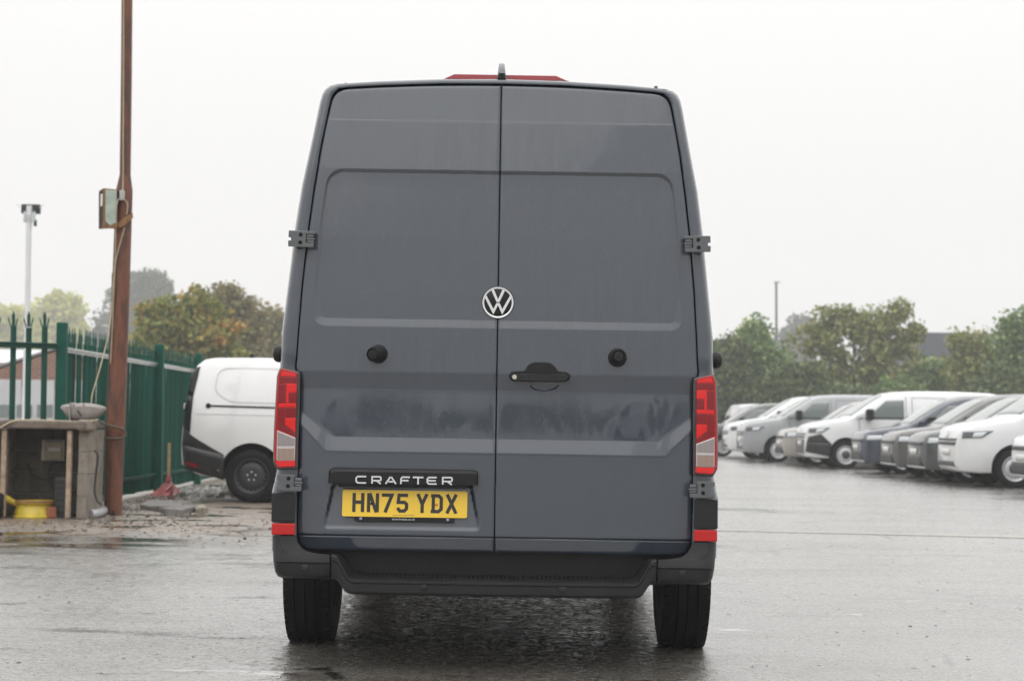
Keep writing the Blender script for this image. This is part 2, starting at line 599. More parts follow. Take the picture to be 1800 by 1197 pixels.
E_Y = np.array([161.5, 163.7, 167, 172.9, 181, 194, 230, 267, 338, 401.6, 506, 591, 648, 657, 664, 672, 832, 869, 945, 955, 961, 965, 968, 969.9, 971.2, 971.5])
E_H = np.array([268, 280, 288, 293.5, 297.3, 300.5, 308.3, 315, 325.5, 333.5, 343.8, 349.5, 352.3, 351, 346.2, 345.4, 345.7, 347, 346, 343.5, 340.5, 337, 332.5, 327, 319, 316])
def edge_h(y): return np.interp(y, E_Y, E_H)
def sm(x, a, b):
    t = np.clip((x - a) / (b - a), 0, 1)
    return t * t * (3 - 2 * t)
W_Y = [302, 331, 401, 505, 556, 571, 600]
W_H = [300, 306.6, 315.5, 321.8, 324.6, 325.5, 326]

def door_depth(hx, y, left):
    a = np.abs(hx)
    lean = np.interp(y, [151, 214.0, 216.5, 300, 420, 575, 655, 700, 960], [-0.076, -0.0545, -0.0527, -0.032, -0.016, -0.002, 0.0, 0.0, 0.0])
    d = lean - 0.030 * (a / 350.0) ** 3
    # waist: the sheet steps in below the handle line
    d = d + np.interp(y, [656, 658.5, 687, 690], [0.0150, 0.0145, 0.0005, 0.0])
    # lower crease with its kicked-up ends
    c = 797 - np.maximum(0, a - 297) * 0.98 * sm(a, 290, 312)
    up = 772 - np.maximum(0, a - 285) * 0.75
    d = d + np.where(y > 692, 0.0125 * np.clip((y - up) / (c - up), 0, 1), 0.0)
    d = d - np.where(y > 692, 0.019 * np.clip((y - c) / (950 - c), 0, 1) + 0.0015 * np.clip((y - c) / 4.0, 0, 1), 0.0)
    # bottom strip under its fold line
    d = d - 0.006 * sm(y, 944.5, 947) - 0.020 * np.clip((y - 947) / 25, 0, 1)
    d = d - 0.006 * np.exp(-((y - 945.5) / 1.5) ** 2)
    # the pressed window panel
    W = np.interp(y, W_Y, W_H)
    top, bot, rad = 301.5, 578.0, 24.0
    qx = a - (W - rad)
    qy = np.maximum(top + rad - y, y - (bot - rad))
    sd = np.minimum(np.maximum(qx, qy), 0) + np.sqrt(np.maximum(qx, 0) ** 2 + np.maximum(qy, 0) ** 2) - rad
    bevel = np.interp(y, [301, 312, 330, 520, 555], [6.0, 6.0, 4.5, 4.5, 14])
    d = d - np.interp(y, [330, 520], [0.0115, 0.0062]) * np.clip(-sd / bevel, 0, 1)
    # number plate hollow, left door
    if left:
        X = -hx
        cx, hw = 163.0, np.interp(y, [850, 938], [122, 139])
        qx = np.abs(X - cx) - hw + 8
        qy = np.maximum(852 - y, y - 934) + 8
        sd = np.minimum(np.maximum(qx, qy), 0) + np.sqrt(np.maximum(qx, 0) ** 2 + np.maximum(qy, 0) ** 2) - 8
        d = d - (0.034 * np.clip((941 - y) / 80.0, 0, 1) + 0.001) * sm(-sd, -1.5, 5)
    else:
        # finger hollow under the handle
        e = ((hx - 83.0) / 27.0) ** 2 + ((np.maximum(y - 672.5, 0)) / 14.5) ** 2
        d = d - 0.009 * (1 - sm(e, 0.72, 1.05)) * (y > 655) * (y < 690)
    return d

def make_door(name, sgn):
    gap = 0.9
    ys = np.linspace(161.5, 971.5, 345)
    # more rows where the outline turns
    ys = np.unique(np.concatenate([ys, np.linspace(161.5, 200, 30), np.linspace(955, 971.5, 20), np.linspace(297, 316, 28), np.linspace(560, 582, 26), np.linspace(654, 692, 34), np.linspace(768, 804, 34), np.linspace(212, 219, 10), np.linspace(943, 949, 10)]))
    us = np.linspace(0, 1, 122)
    us = np.unique(np.concatenate([us, np.linspace(0.915, 0.955, 36), np.linspace(0.97, 1, 8), np.linspace(0, 0.02, 4)]))
    E = edge_h(ys)
    hx = gap + us[None, :] * (E[:, None] - gap)
    ytop = 151.5 + 10.0 * (hx / 270.0) ** 2
    yy = 971.5 - (971.5 - ys[:, None]) * (971.5 - ytop) / (971.5 - 161.5)
    d = door_depth(hx * sgn, yy, sgn < 0)
    # rolled edges
    dist = np.minimum(np.minimum(hx - gap, E[:, None] - hx), np.minimum(yy - ytop, 971.5 - yy))
    d = d - 0.006 * np.exp(-np.maximum(dist, 0) / 1.6)
    hxp, yp, dp = [np.pad(z, 1, mode='edge') for z in (hx, yy, d)]
    dp[0, :] -= 0.04; dp[-1, :] -= 0.04; dp[:, 0] -= 0.04; dp[:, -1] -= 0.04
    dp[0, 0] = dp[1, 0]; dp[0, -1] = dp[1, -1]; dp[-1, 0] = dp[-2, 0]; dp[-1, -1] = dp[-2, -1]
    # vectorised VD
    xq = (874.3 + sgn * hxp - CX) / FPX
    yq = (CY - yp) / FPX
    dx, dy, dz = xq, UP.y * yq + FWD.y, UP.z * yq + FWD.z
    k = (DV - dp) / dy
    P = np.stack([dx * k, DV - dp, CAM_H + dz * k], -1)
    ni, nj = hxp.shape
    idx = np.arange(ni * nj).reshape(ni, nj)
    f = np.stack([idx[:-1, :-1], idx[:-1, 1:], idx[1:, 1:], idx[1:, :-1]], -1).reshape(-1, 4)
    if sgn > 0:
        f = f[:, ::-1]
    mb = MB()
    mb.v = [tuple(p) for p in P.reshape(-1, 3)]
    mb.f = [tuple(int(i) for i in q) for q in f]
    mb.m = [0] * len(mb.f)
    return mb.build(name, M['van_grey'], van, smooth=28)

door_l = make_door('rear_door', -1)
door_r = make_door('rear_door', 1)
tag(door_l, 'left rear door carrying the number plate')
tag(door_r, 'right rear door carrying the handle')

# dark seal behind the door gaps
seal = MB()
out = [(E_H[i] - 2, E_Y[i]) for i in range(len(E_Y))]
poly = [VD(-h, y, 0) for h, y in out] + [VD(h, y, 0) for h, y in reversed(out)]
seal.prism([p + Vector((0, 0.155 if p.z > 2.1 else 0.075, 0)) for p in poly], [p + Vector((0, 0.17, 0)) for p in poly])
seal.build('door_seal', M['rubber'], van)

# ---- body shell
PAIRS = [((350, 975), (391, 975)), ((349.5, 945), (391, 947)), ((350.5, 869), (392, 872)), ((349, 832), (384, 832)), ((349, 664), (383, 662)),
         ((356.5, 655), (381, 650)), ((353, 591), (379, 591)), ((347.3, 506), (369.3, 506)), ((337, 401.6), (358, 405)),
         ((329, 338), (348, 333)), ((318, 267), (333.5, 262)), ((303.8, 194), (319, 187)), ((300.2, 178), (315, 172)), ((295, 168.5), (310, 163)),
         ((284, 159.3), (302, 156)), ((268, 157.0), (288, 152.6)), ((210, 152.8), (214, 147)), ((105, 148), (107, 141.8)), ((0, 146.8), (0, 140.3))]
def dense(pairs):
    a = []
    for (p, q) in zip(pairs[:-1], pairs[1:]):
        L = math.hypot(q[1][0] - p[1][0], q[1][1] - p[1][1])
        n = max(2, int(L / 9))
        for i in range(n):
            t = i / n
            a.append(tuple(tuple(p[k][j] * (1 - t) + q[k][j] * t for j in (0, 1)) for k in (0, 1)))
    a.append(pairs[-1])
    return a
half = [((d[0] - 1.7 if d[1] > 160 else d[0], d[1] + (1.8 if d[1] <= 160 else 0)), s_) for d, s_ in dense(PAIRS)]
full = [((-d[0], d[1]), (-s[0], s[1])) for d, s in half] + [(d, s) for d, s in half[-2::-1]]
ring_pts = []
def fdep(hx, y):
    return float(door_depth(np.array([hx]), np.array([min(y, 640.0)]), False)[0]) if y < 640 else -0.026
rows = []
rows.append([VD(d[0], d[1], fdep(*d) - 0.075) for d, s in full])
rows.append([VD(d[0], d[1], fdep(*d) - 0.004) for d, s in full])
for t, dd in ((0.12, 0.0015), (0.45, 0.004), (0.72, -0.004), (0.90, -0.022), (1.0, -0.055)):
    rows.append([VD(d[0] * (1 - t) + s[0] * t, d[1] * (1 - t) + s[1] * t, fdep(*d) + dd * (0.3 if s[1] < 153 else 1.0)) for d, s in full])
base = [VD(s[0], s[1], fdep(*d) - 0.055 * (0.3 if s[1] < 153 else 1.0)) for d, s in full]
def side_ring(dy, wx, dz_roof, zclip=99, ybot=None, xs=1.0):
    r = []
    for p in base:
        lx = p.x - XC
        t = min(1, max(0, (p.z - 0.5) / 1.9))
        x = math.copysign(abs(lx) + wx * (1 if abs(lx) > 0.4 else abs(lx) / 0.4), lx) * xs
        z = p.z + dz_roof * t
        if z > zclip:
            z = zclip + (z - zclip) * 0.04
        if ybot is not None and p.z < 0.75:
            z = ybot + (z - 0.5) * (0.75 - ybot) / 0.25 if p.z > 0.5 else ybot
        r.append(Vector((XC + x, p.y + dy, z)))
    return r
for a in ((0.12, 0.003, 0.012), (0.35, 0.010, 0.03), (0.62, 0.030, 0.045), (1.35, 0.040, 0.07, 99, 0.52), (1.45, 0.045, 0.07, 99, 0.33), (2.8, 0.06, 0.09, 99, 0.33), (4.0, 0.06, 0.07, 99, 0.33),
          (4.35, 0.055, 0.0, 2.40, 0.33), (4.7, 0.05, 0.0, 2.05, 0.33), (5.05, 0.03, 0.0, 1.62, 0.33), (5.2, 0.02, 0, 1.36, 0.33), (5.65, -0.03, 0.0, 1.12, 0.33, 0.98), (5.85, -0.1, 0.0, 0.85, 0.33, 0.93)):
    rows.append(side_ring(*a))
body = MB().grid(rows)
body.add(rows[-1], [tuple(range(len(rows[-1])))])
body_o = body.build('body', M['van_grey'], van, smooth=48)

# underside
ub = MB()
ub.box((XC, DV + 2.9, 0.46), (1.22, 5.4, 0.26))
ub.box((XC, DV + 3.0, 0.60), (1.80, 5.6, 0.10))
ub.build('underbody', M['under'], van)
ax = MB()
ax.tube([(XC - 0.72, DV + 1.0, 0.36), (XC + 0.72, DV + 1.0, 0.36)], 0.06, 10)
ax.lathe([(0.0, -0.13), (0.10, -0.11), (0.13, 0.0), (0.10, 0.11), (0.0, 0.13)], (XC + 0.05, DV + 1.0, 0.36), (1, 0, 0), 16)
ax.build('rear_axle', M['under'], van, smooth=40)

# ---- wheels
def van_wheel(x0, x1, y, r=0.352):
    """tyre across x0..x1 (x1 is the outer face)"""
    w = empty('wheel', (XC * 0 + (x0 + x1) / 2 - XC, y - DV, r), parent=van)
    cx_, hw = (x0 + x1) / 2, abs(x1 - x0) / 2
    prof = []
    side = [(0.21, -0.98), (0.235, -1.0), (0.275, -1.04), (0.31, -1.02), (0.332, -0.95), (0.343, -0.86), (0.3495, -0.72)]
    g = []
    for c in (-0.46, -0.02, 0.42):
        g += [(0.3515, c - 0.05), (0.342, c - 0.035), (0.342, c + 0.035), (0.3515, c + 0.05)]
    prof = side + g + [(rr, -h) for rr, h in reversed(side)]
    t = MB()
    n = 72
    t.lathe([(rr * r / 0.352, h * hw) for rr, h in prof], (cx_, y, r), (1, 0, 0), n)
    # shoulder blocks
    for k in range(54):
        a = 2 * math.pi * k / 54
        for s in (-1, 1):
            rot = Matrix.Rotation(-a, 3, 'X')
            c = Vector((cx_ + s * hw * 0.82, y, r)) + rot @ Vector((0, 0, 0.345))
            t.box(c, (hw * 0.26, 0.028, 0.012), rot)
    to = t.build('tyre', M['tyre'], w, smooth=30)
    rim = MB()
    rim.lathe([(0.212, -hw * 0.97), (0.205, -hw * 0.9), (0.195, -hw * 0.5), (0.19, hw * 0.3), (0.12, hw * 0.45), (0.05, hw * 0.5), (0, hw * 0.5)], (cx_, y, r), (1 if x1 > x0 else -1, 0, 0), 32)
    rim.build('rim', M['chrome_dull'], w, smooth=40)
    return w
van_wheel(XC - 0.752, XC - 0.964, DV + 1.0)
van_wheel(XC + 0.772, XC + 0.984, DV + 1.0)
van_wheel(XC - 0.75, XC - 0.97, DV + 4.65)
van_wheel(XC + 0.75, XC + 0.97, DV + 4.65)
for s in (-1, 1):
    MB().box((XC + s * 0.86, DV + 0.62, 0.60), (0.26, 0.012, 0.36)).build('arch_liner', M['under'], van)

# ---- tail lights (drawn on the left one, mirrored for the right)
def zl(zx, zy):
    return loc(470 + zx / 4.79, 635 + zy / 4.79)
def light_poly(pts, sgn, front, back):
    q = [zl(*p) for p in pts]
    f = [VD(-sgn * a, b, front) for a, b in q]
    k = [VD(-sgn * a, b, back) for a, b in q]
    return f, k
def tail_light(sgn):
    H = [(118, 48), (245, 80), (274, 96), (279, 130), (272, 420), (262, 690), (258, 908), (85, 914), (50, 847), (49, 740), (55, 560), (64, 390), (80, 125), (92, 85), (106, 58)]
    f, k = light_poly(H, sgn, 0.010, -0.13)
    mb = MB().prism(f, k)
    hs = mb.build('tail_light', M['lens_edge'], van, bevel=0.006)
    def pc(name, pts, mat, fr, bv=0.0015):
        f, k = light_poly(pts, sgn, fr, 0.0)
        return MB().prism(f, k).build(name, M[mat], hs, bevel=bv)
    pc('red_lens', [(122, 60), (240, 92), (252, 106), (249, 200), (237, 600), (236, 890), (90, 896), (57, 842), (56, 745), (63, 560), (71, 392), (88, 125), (98, 92), (110, 68)], 'lens', 0.017, 0.004)
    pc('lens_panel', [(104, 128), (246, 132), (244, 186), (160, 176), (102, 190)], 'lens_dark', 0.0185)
    pc('lens_panel', [(126, 82), (236, 110), (246, 128), (110, 124)], 'lens_bright', 0.0185)
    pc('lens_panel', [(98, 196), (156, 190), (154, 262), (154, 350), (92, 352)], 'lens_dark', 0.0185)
    pc('lens_panel', [(162, 190), (247, 192), (245, 262), (178, 263), (177, 350), (158, 350), (158, 262)], 'lens_bright', 0.0185)
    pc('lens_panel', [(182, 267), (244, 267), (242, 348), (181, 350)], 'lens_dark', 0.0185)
    pc('lens_panel', [(94, 356), (242, 353), (241, 386), (93, 389)], 'lens_bright', 0.0195)
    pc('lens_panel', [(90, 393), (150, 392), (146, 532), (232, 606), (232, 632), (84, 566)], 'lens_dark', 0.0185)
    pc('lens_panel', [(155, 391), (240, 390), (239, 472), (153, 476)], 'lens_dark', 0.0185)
    pc('lens_panel', [(151, 480), (238, 476), (235, 600), (150, 530)], 'lens_bright', 0.0195)
    pc('lens_panel', [(84, 838), (233, 838), (231, 884), (92, 890), (72, 858)], 'lens_bright', 0.0185)
    pc('silver_frame', [(82, 580), (237, 643), (231, 834), (76, 832)], 'silver', 0.0190)
    pc('reverse_lens', [(87, 592), (230, 651), (228, 710), (85, 710)], 'clear', 0.0215)
    pc('indicator_lens', [(85, 732), (226, 732), (224, 827), (82, 825)], 'amber', 0.0215)
tail_light(1)
tail_light(-1)

# ---- hinges
def hinge(px, py, sgn, sc=1.0, low=False):
    """px,py: the plate's middle in the photo; drawn for the left side"""
    cx_, cy_ = loc(px, py)
    u = 19.95 / sc
    def P(zx, zy, d):
        return VD(cx_ - sgn * -1 * ((zx - 810) / u) * -1 * -1 if False else cx_ + sgn * (zx - 810) / u, cy_ + (zy - 585) / u, d)
    d0, d1 = (-0.004, 0.022) if not low else (0.0, 0.036)
    if low:
        pl = [(360, 300), (1000, 290), (1000, 395), (965, 400), (965, 720), (1010, 725), (1240, 720), (1215, 880), (350, 860), (350, 690), (470, 690), (470, 470), (360, 470)]
    else:
        pl = [(350, 285), (1230, 298), (1282, 340), (1285, 410), (960, 405), (955, 722), (1245, 718), (1215, 875), (950, 865), (335, 850), (330, 640), (428, 632), (432, 540), (340, 520)]
    h = MB().prism([P(a, b, d1) for a, b in pl], [P(a, b, d0 - 0.03) for a, b in pl]).build('hinge', M['hinge'], van, bevel=0.002)
    k = MB()
    for a, b, c, e in ((1000, 432, 1255, 515), (972, 545, 1285, 615), (1000, 640, 1255, 705)):
        q = [(a, b), (c - 40, b), (c, (b + e) / 2), (c - 40, e), (a, e)]
        k.prism([P(x, y, d1 - 0.003) for x, y in q], [P(x, y, d0 - 0.02) for x, y in q])
    q = [(955, 400), (1230, 400), (1230, 722), (955, 722)]
    k.prism([P(x, y, d1 - 0.016) for x, y in q], [P(x, y, d0 - 0.02) for x, y in q])
    k.build('knuckle', M['hinge'], h, bevel=0.002)
    for (x, y) in ((770, 430), (755, 700)):
        c = P(x, y, d1 + 0.0008)
        b = MB().lathe([(0.0, 0.0), (0.0062, 0.0), (0.0082, 0.0006), (0.0086, -0.002)], c, (0, -1, 0), 18)
        b.build('bolt_hole', M['rubber'], h, smooth=40)
hinge(530.5, 420.5, 1)
hinge(1225.5, 429.5, -1)
hinge(509, 848.5, 1, low=True)
hinge(1233.5, 860.5, -1, low=True)
# ---- lower corners: black block, reflector
for s in (-1, 1):
    def H(a, y, d): return VD(s * a, y, d)
    for nm, y0, y1, mat, d in (('corner_block', 872.5, 923.5, 'plastic2', 0.030), ('reflector', 926, 946, 'reflector', 0.034)):
        i0, i1 = (350, 392.5) if nm == 'corner_block' else (350.5, 392)
        pl = [(i0, y0), (i1 - 0.5, y0), (i1, y1), (i0, y1)]
        MB().prism([H(a, y, d if a < 370 else d - 0.012) for a, y in pl], [H(a, y, -0.30) for a, y in pl]).build(nm, M[mat], van, bevel=0.004)

# ---- bumper
def half_poly(pts, s, d):
    return [VD(s * a, y, d) for a, y in pts]
for s in (-1, 1):
    # rounded corner piece built as stacked outlines from the top edge down
    prof = []          # (row, inner half width, outer half width, proud)
    secs = [(948, 348, 390.0, 0.030), (958, 345, 389.8, 0.034), (968, 338, 389.4, 0.040), (974, 329, 389, 0.045), (978, 310, 388.7, 0.048), (979.5, 288, 388.5, 0.050),
            (993.5, 287, 387.6, 0.056), (994.5, 287, 387.4, 0.048), (996, 287, 387.3, 0.048), (997.0, 287, 387, 0.055), (1010, 287, 384.5, 0.052), (1016, 287, 381.5, 0.046), (1019.5, 287, 378, 0.036), (1021.5, 287, 372, 0.015)]
    rows_ = []
    for (y, a, b, d) in secs:
        r = [VD(s * a, y, -0.05), VD(s * a, y, d - 0.003), VD(s * (a + 1.5), y, d)]
        for t in (0.25, 0.5, 0.7):
            r.append(VD(s * (a + (b - a) * t), y, d - 0.002 * t))
        R0 = 17.0
        for ang in (0, 18, 36, 54, 72, 90):
            aa = R(ang)
            r.append(VD(s * (b - R0 + R0 * math.sin(aa)), y, d - 0.006 - 0.05 * (1 - math.cos(aa))))
        q = r[-1]
        r.append(q + Vector((s * 0.012, 0.30, 0)))
        r.append(q + Vector((s * 0.02, 0.42, 0)))
        rows_.append(r)
    mb = MB().grid(rows_)
    mb.grid([rows_[-1], [Vector((p.x, DV + 0.4, p.z + 0.02)) for p in rows_[-1]]])
    bc = mb.build('bumper_corner', M['bumper'], van, smooth=38)
    sc_ = MB().lathe([(0.0, 0.0012), (0.0135, 0.0012), (0.0150, 0.0), (0.0150, -0.004)], VD(s * 332, 1003.5, 0.0550), (0, -1, 0), 24)
    sc_.build('parking_sensor', M['bumper'], bc, smooth=40)

# stepped middle piece
A = [(285.5, 979.6), (283, 979.8), (276, 982.5), (271, 990), (257, 1016), (251, 1020.5), (246, 1021.6), (120, 1022.4), (0, 1022.6)]        # front top edge
B = [(285.5, 977.0), (278, 977.2), (268, 977.4), (262, 982), (247, 1006.5), (242, 1009.5), (236, 1010.2), (120, 1010.6), (0, 1010.8)]     # back of the tread
Cc = [(285.5, 1021.5), (282, 1021.8), (277, 1022.5), (272, 1027), (262, 1043), (256, 1046.5), (248, 1048.4), (120, 1049.2), (0, 1049.4)]    # lower edge
def mid(a, b, t): return [(p[0] * (1 - t) + q[0] * t, p[1] * (1 - t) + q[1] * t) for p, q in zip(a, b)]
FD = 0.085
def line(pts, dep):
    L = [VD(-a, y, dep) for a, y in pts]
    return L + [VD(a, y, dep) for a, y in reversed(pts[:-1])]
def YZ(pts, Yw):
    """same places in the picture, but on a deeper plane"""
    L = [at_d(874.3 - a, y, Yw) for a, y in pts]
    return L + [at_d(874.3 + a, y, Yw) for a, y in reversed(pts[:-1])]
step = MB()
step.grid([YZ(B, DV + 0.10), YZ(mid(A, B, 0.12), DV - FD + 0.02), line(A, FD - 0.006), line(mid(A, Cc, 0.07), FD), line(mid(A, Cc, 0.22), FD), line(mid(A, Cc, 0.24), FD - 0.007), line(mid(A, Cc, 0.28), FD - 0.007), line(mid(A, Cc, 0.30), FD - 0.002),
           line(mid(A, Cc, 0.82), FD - 0.004), line(mid(A, Cc, 0.95), FD - 0.012), line(Cc, FD - 0.03), YZ(mid(A, Cc, 1.0), DV + 0.22)])
st = step.build('bumper_step', M['bumper'], van, smooth=32)
bk = MB()
bp = [(-305, 964), (305, 964), (305, 1024), (-305, 1024)]
bk.prism([at_d(874.3 + a, y, DV + 0.102) for a, y in bp], [at_d(874.3 + a, y, DV + 0.13) for a, y in bp])
bk.build('step_back_panel', M['plastic'], van)
# tread studs
for j, yy in enumerate((1014.0, 1017.4)):
    tr = MB()
    for i in range(58):
        a = -228 + i * 8
        t = (yy - 1010.7) / 11.8
        Yw = DV + 0.10 - t * 0.18
        q = [at_d(874.3 + a + dx, yy + dy_, Yw) + Vector((0, 0, 0.0025)) for dx, dy_ in ((-1.7, -0.4), (1.7, -0.4), (1.7, 0.4), (-1.7, 0.4))]
        tr.prism(q, [p - Vector((0, 0, 0.006)) for p in q])
    tag(tr.build('tread_studs', M['bumper'], st), kind='stuff')
for a in (-1, 1):
    MB().lathe([(0.0, 0.0012), (0.0135, 0.0012), (0.0150, 0.0), (0.0150, -0.004)], VD(a * 122, 1035, FD - 0.002), (0, -1, 0), 24).build('parking_sensor', M['bumper'], st, smooth=40)

# ---- door buffers
def buffer(px, py, tilt, up):
    c = VR(px, py, 0.010)
    ax_ = Vector((tilt, -1, up)).normalized()
    b = MB().lathe([(0.0395, -0.02), (0.0395, 0.0), (0.038, 0.006), (0.0315, 0.040), (0.030, 0.048), (0.027, 0.052), (0.0255, 0.050), (0.0245, 0.046), (0.0235, 0.046), (0.020, 0.051), (0.0, 0.052)], c, ax_, 32)
    o = b.build('door_buffer', M['plastic'], van, smooth=30)
    return o
buffer(664, 622.5, -0.34, -0.06)
buffer(1085.5, 628.5, 0.03, 0.06)
# side buffers on the body flanks
for s, px, py in ((-1, 495, 622), (1, 1254.5, 633)):
    c = VR(px, py, -0.16)
    b = MB().lathe([(0.03, -0.03), (0.036, 0.0), (0.037, 0.012), (0.033, 0.026), (0.026, 0.032), (0, 0.033)], Vector((c.x, c.y, c.z)), (s, 0, 0), 24)
    b.build('side_buffer', M['plastic'], van, smooth=40)

# ---- door handle
def hz(zx, zy): return loc(880 + zx / 7.5, 590 + zy / 7.5)
def rnd(pts, r=3.0, n=5):
    """round a polygon's corners (pixels)"""
    o = []
    m = len(pts)
    for i in range(m):
        p0, p, p1 = (Vector((*pts[(i + k) % m], 0)) for k in (-1, 0, 1))
        a, b = (p0 - p), (p1 - p)
        rr = min(r, a.length * 0.45, b.length * 0.45)
        a, b = p + a.normalized() * rr, p + b.normalized() * rr
        for k in range(n + 1):
            t = k / n
            q = a * (1 - t) ** 2 + p * 2 * t * (1 - t) + b * t * t
            o.append((q.x, q.y))
    return o
plate_p = [hz(*p) for p in [(98, 540), (140, 470), (322, 462), (352, 392), (430, 347), (640, 350), (706, 392), (760, 472), (885, 478), (932, 545), (885, 607), (150, 602)]]
plate_p = rnd(plate_p, 5)
hp = MB().prism([VD(a, y, 0.020) for a, y in plate_p], [VD(a, y, -0.03) for a, y in plate_p]).build('handle_plate', M['plastic'], van, bevel=0.003)
gp = rnd([hz(*p) for p in [(112, 545), (165, 497), (850, 505), (917, 556), (850, 612), (165, 604)]], 5)
rows_ = []
for k, (sx, d) in enumerate(((1.0, 0.018), (1.0, 0.034), (0.97, 0.042), (0.90, 0.046))):
    cx_ = sum(p[0] for p in gp) / len(gp); cy_ = sum(p[1] for p in gp) / len(gp)
    rows_.append([VD(cx_ + (a - cx_) * (sx if k else 1) ** 0.4, cy_ + (y - cy_) * sx ** 2.2, d) for a, y in gp])
g = MB().grid(rows_, wrap=True)
g.add(rows_[-1], [tuple(range(len(gp)))])
grip = g.build('door_handle', M['bumper'], hp, smooth=40)
c = VD(*hz(183, 547), 0.0475)
MB().lathe([(0.0, 0.002), (0.0085, 0.002), (0.0102, 0.0), (0.0102, -0.01)], c, (0, -1, 0), 24).build('lock_cylinder', M['brass'], hp, smooth=30)

# ---- badge bar with letters
bar_o = [(-293, 834.5), (-291, 829.5), (-285, 826.8), (-38, 826.8), (-31.5, 829.5), (-29.8, 834.5), (-29.8, 854.0), (-293.5, 854.0)]
rows_ = []
for (sx, sy0, sy1, d) in ((1.0, 0, 0, 0.0), (1.0, 0, 0, 0.014), (0.995, 1.6, 0.0, 0.028), (0.985, 6.5, 0.0, 0.036)):
    cx_ = -161.5
    r = []
    for a, y in bar_o:
        t = (y - 826.8) / (854.0 - 826.8)
        r.append(VD(cx_ + (a - cx_) * sx, y + sy0 * (1 - t) - sy1 * t, d))
    rows_.append(r)
b_ = MB().grid(rows_, wrap=True)
b_.add(rows_[-1], [tuple(range(len(bar_o)))])
bar = b_.build('badge_bar', M['plastic'], van, smooth=30, bevel=0.002)
lp = [(-279, 853.0), (-45, 853.0), (-50, 860.5), (-273, 860.5)]
MB().prism([VD(a, y, 0.018) for a, y in lp], [VD(a, y, -0.04) for a, y in lp]).build('plate_lamp_housing', M['plastic'], bar, bevel=0.002)

def ribbon(path, w, conv, dep, back, mb, closed=False):
    """mitred stroke along a polyline (units of conv); conv(x, y, depth) -> point"""
    n = len(path)
    L, Rr = [], []
    for i in range(n):
        p = Vector((*path[i], 0))
        t0 = (p - Vector((*path[i - 1], 0))).normalized() if i > 0 else None
        t1 = (Vector((*path[i + 1], 0)) - p).normalized() if i < n - 1 else None
        t0 = t0 or t1; t1 = t1 or t0
        nrm = Vector((-(t0.y + t1.y), t0.x + t1.x, 0))
        nrm.normalize()
        k = nrm.dot(Vector((-t0.y, t0.x, 0)))
        off = nrm * (w / 2 / max(k, 0.35))
        L.append(p + off); Rr.append(p - off)
    for i in range(n - 1):
        q = [L[i], L[i + 1], Rr[i + 1], Rr[i]]
        mb.prism([conv(a.x, a.y, dep) for a in q], [conv(a.x, a.y, back) for a in q])

LET = {
 'C': [[(1.0, 0.93), (0.22, 0.93), (0.07, 0.74), (0.07, 0.26), (0.22, 0.07), (1.0, 0.07)]],
 'R': [[(0.07, 0.0), (0.07, 0.93), (0.86, 0.93), (0.94, 0.82), (0.94, 0.54), (0.86, 0.42), (0.15, 0.42)], [(0.55, 0.36), (0.93, 0.0)]],
 'A': [[(0.03, 0.0), (0.46, 0.95)], [(0.54, 0.95), (0.97, 0.0)], [(0.30, 0.30), (0.72, 0.30)]],
 'F': [[(0.08, 0.0), (0.08, 0.72), (0.22, 0.93), (1.0, 0.93)], [(0.17, 0.48), (0.86, 0.48)]],
 'T': [[(0.0, 0.93), (1.0, 0.93)], [(0.5, 0.83), (0.5, 0.0)]],
 'E': [[(1.0, 0.93), (0.22, 0.93), (0.08, 0.72), (0.08, 0.28), (0.22, 0.07), (1.0, 0.07)], [(0.17, 0.50), (0.92, 0.50)]],
}
spots = [('C', 365, 470, 147, 222), ('R', 523, 621, 150, 226), ('A', 660, 768, 152, 228), ('F', 808, 902, 154, 230), ('T', 932, 1036, 156, 232), ('E', 1068, 1167, 157, 233), ('R', 1221, 1325, 158, 235)]
for ch, x0, x1, y0, y1 in spots:
    h0, r0 = loc(560 + x0 / 5.625, 810 + y0 / 5.625)
    h1, r1 = loc(560 + x1 / 5.625, 810 + y1 / 5.625)
    mb = MB()
    for k, path in enumerate(LET[ch]):
        pts = [(h0 + (h1 - h0) * u, -(r0 + (r1 - r0) * (1 - v))) for u, v in path]
        ribbon(pts, 2.75, lambda a, y, d: VD(a, -y, d), 0.0395 + k * 0.0003, 0.030, mb)
    mb.build('letter', M['chrome_dull'], bar)

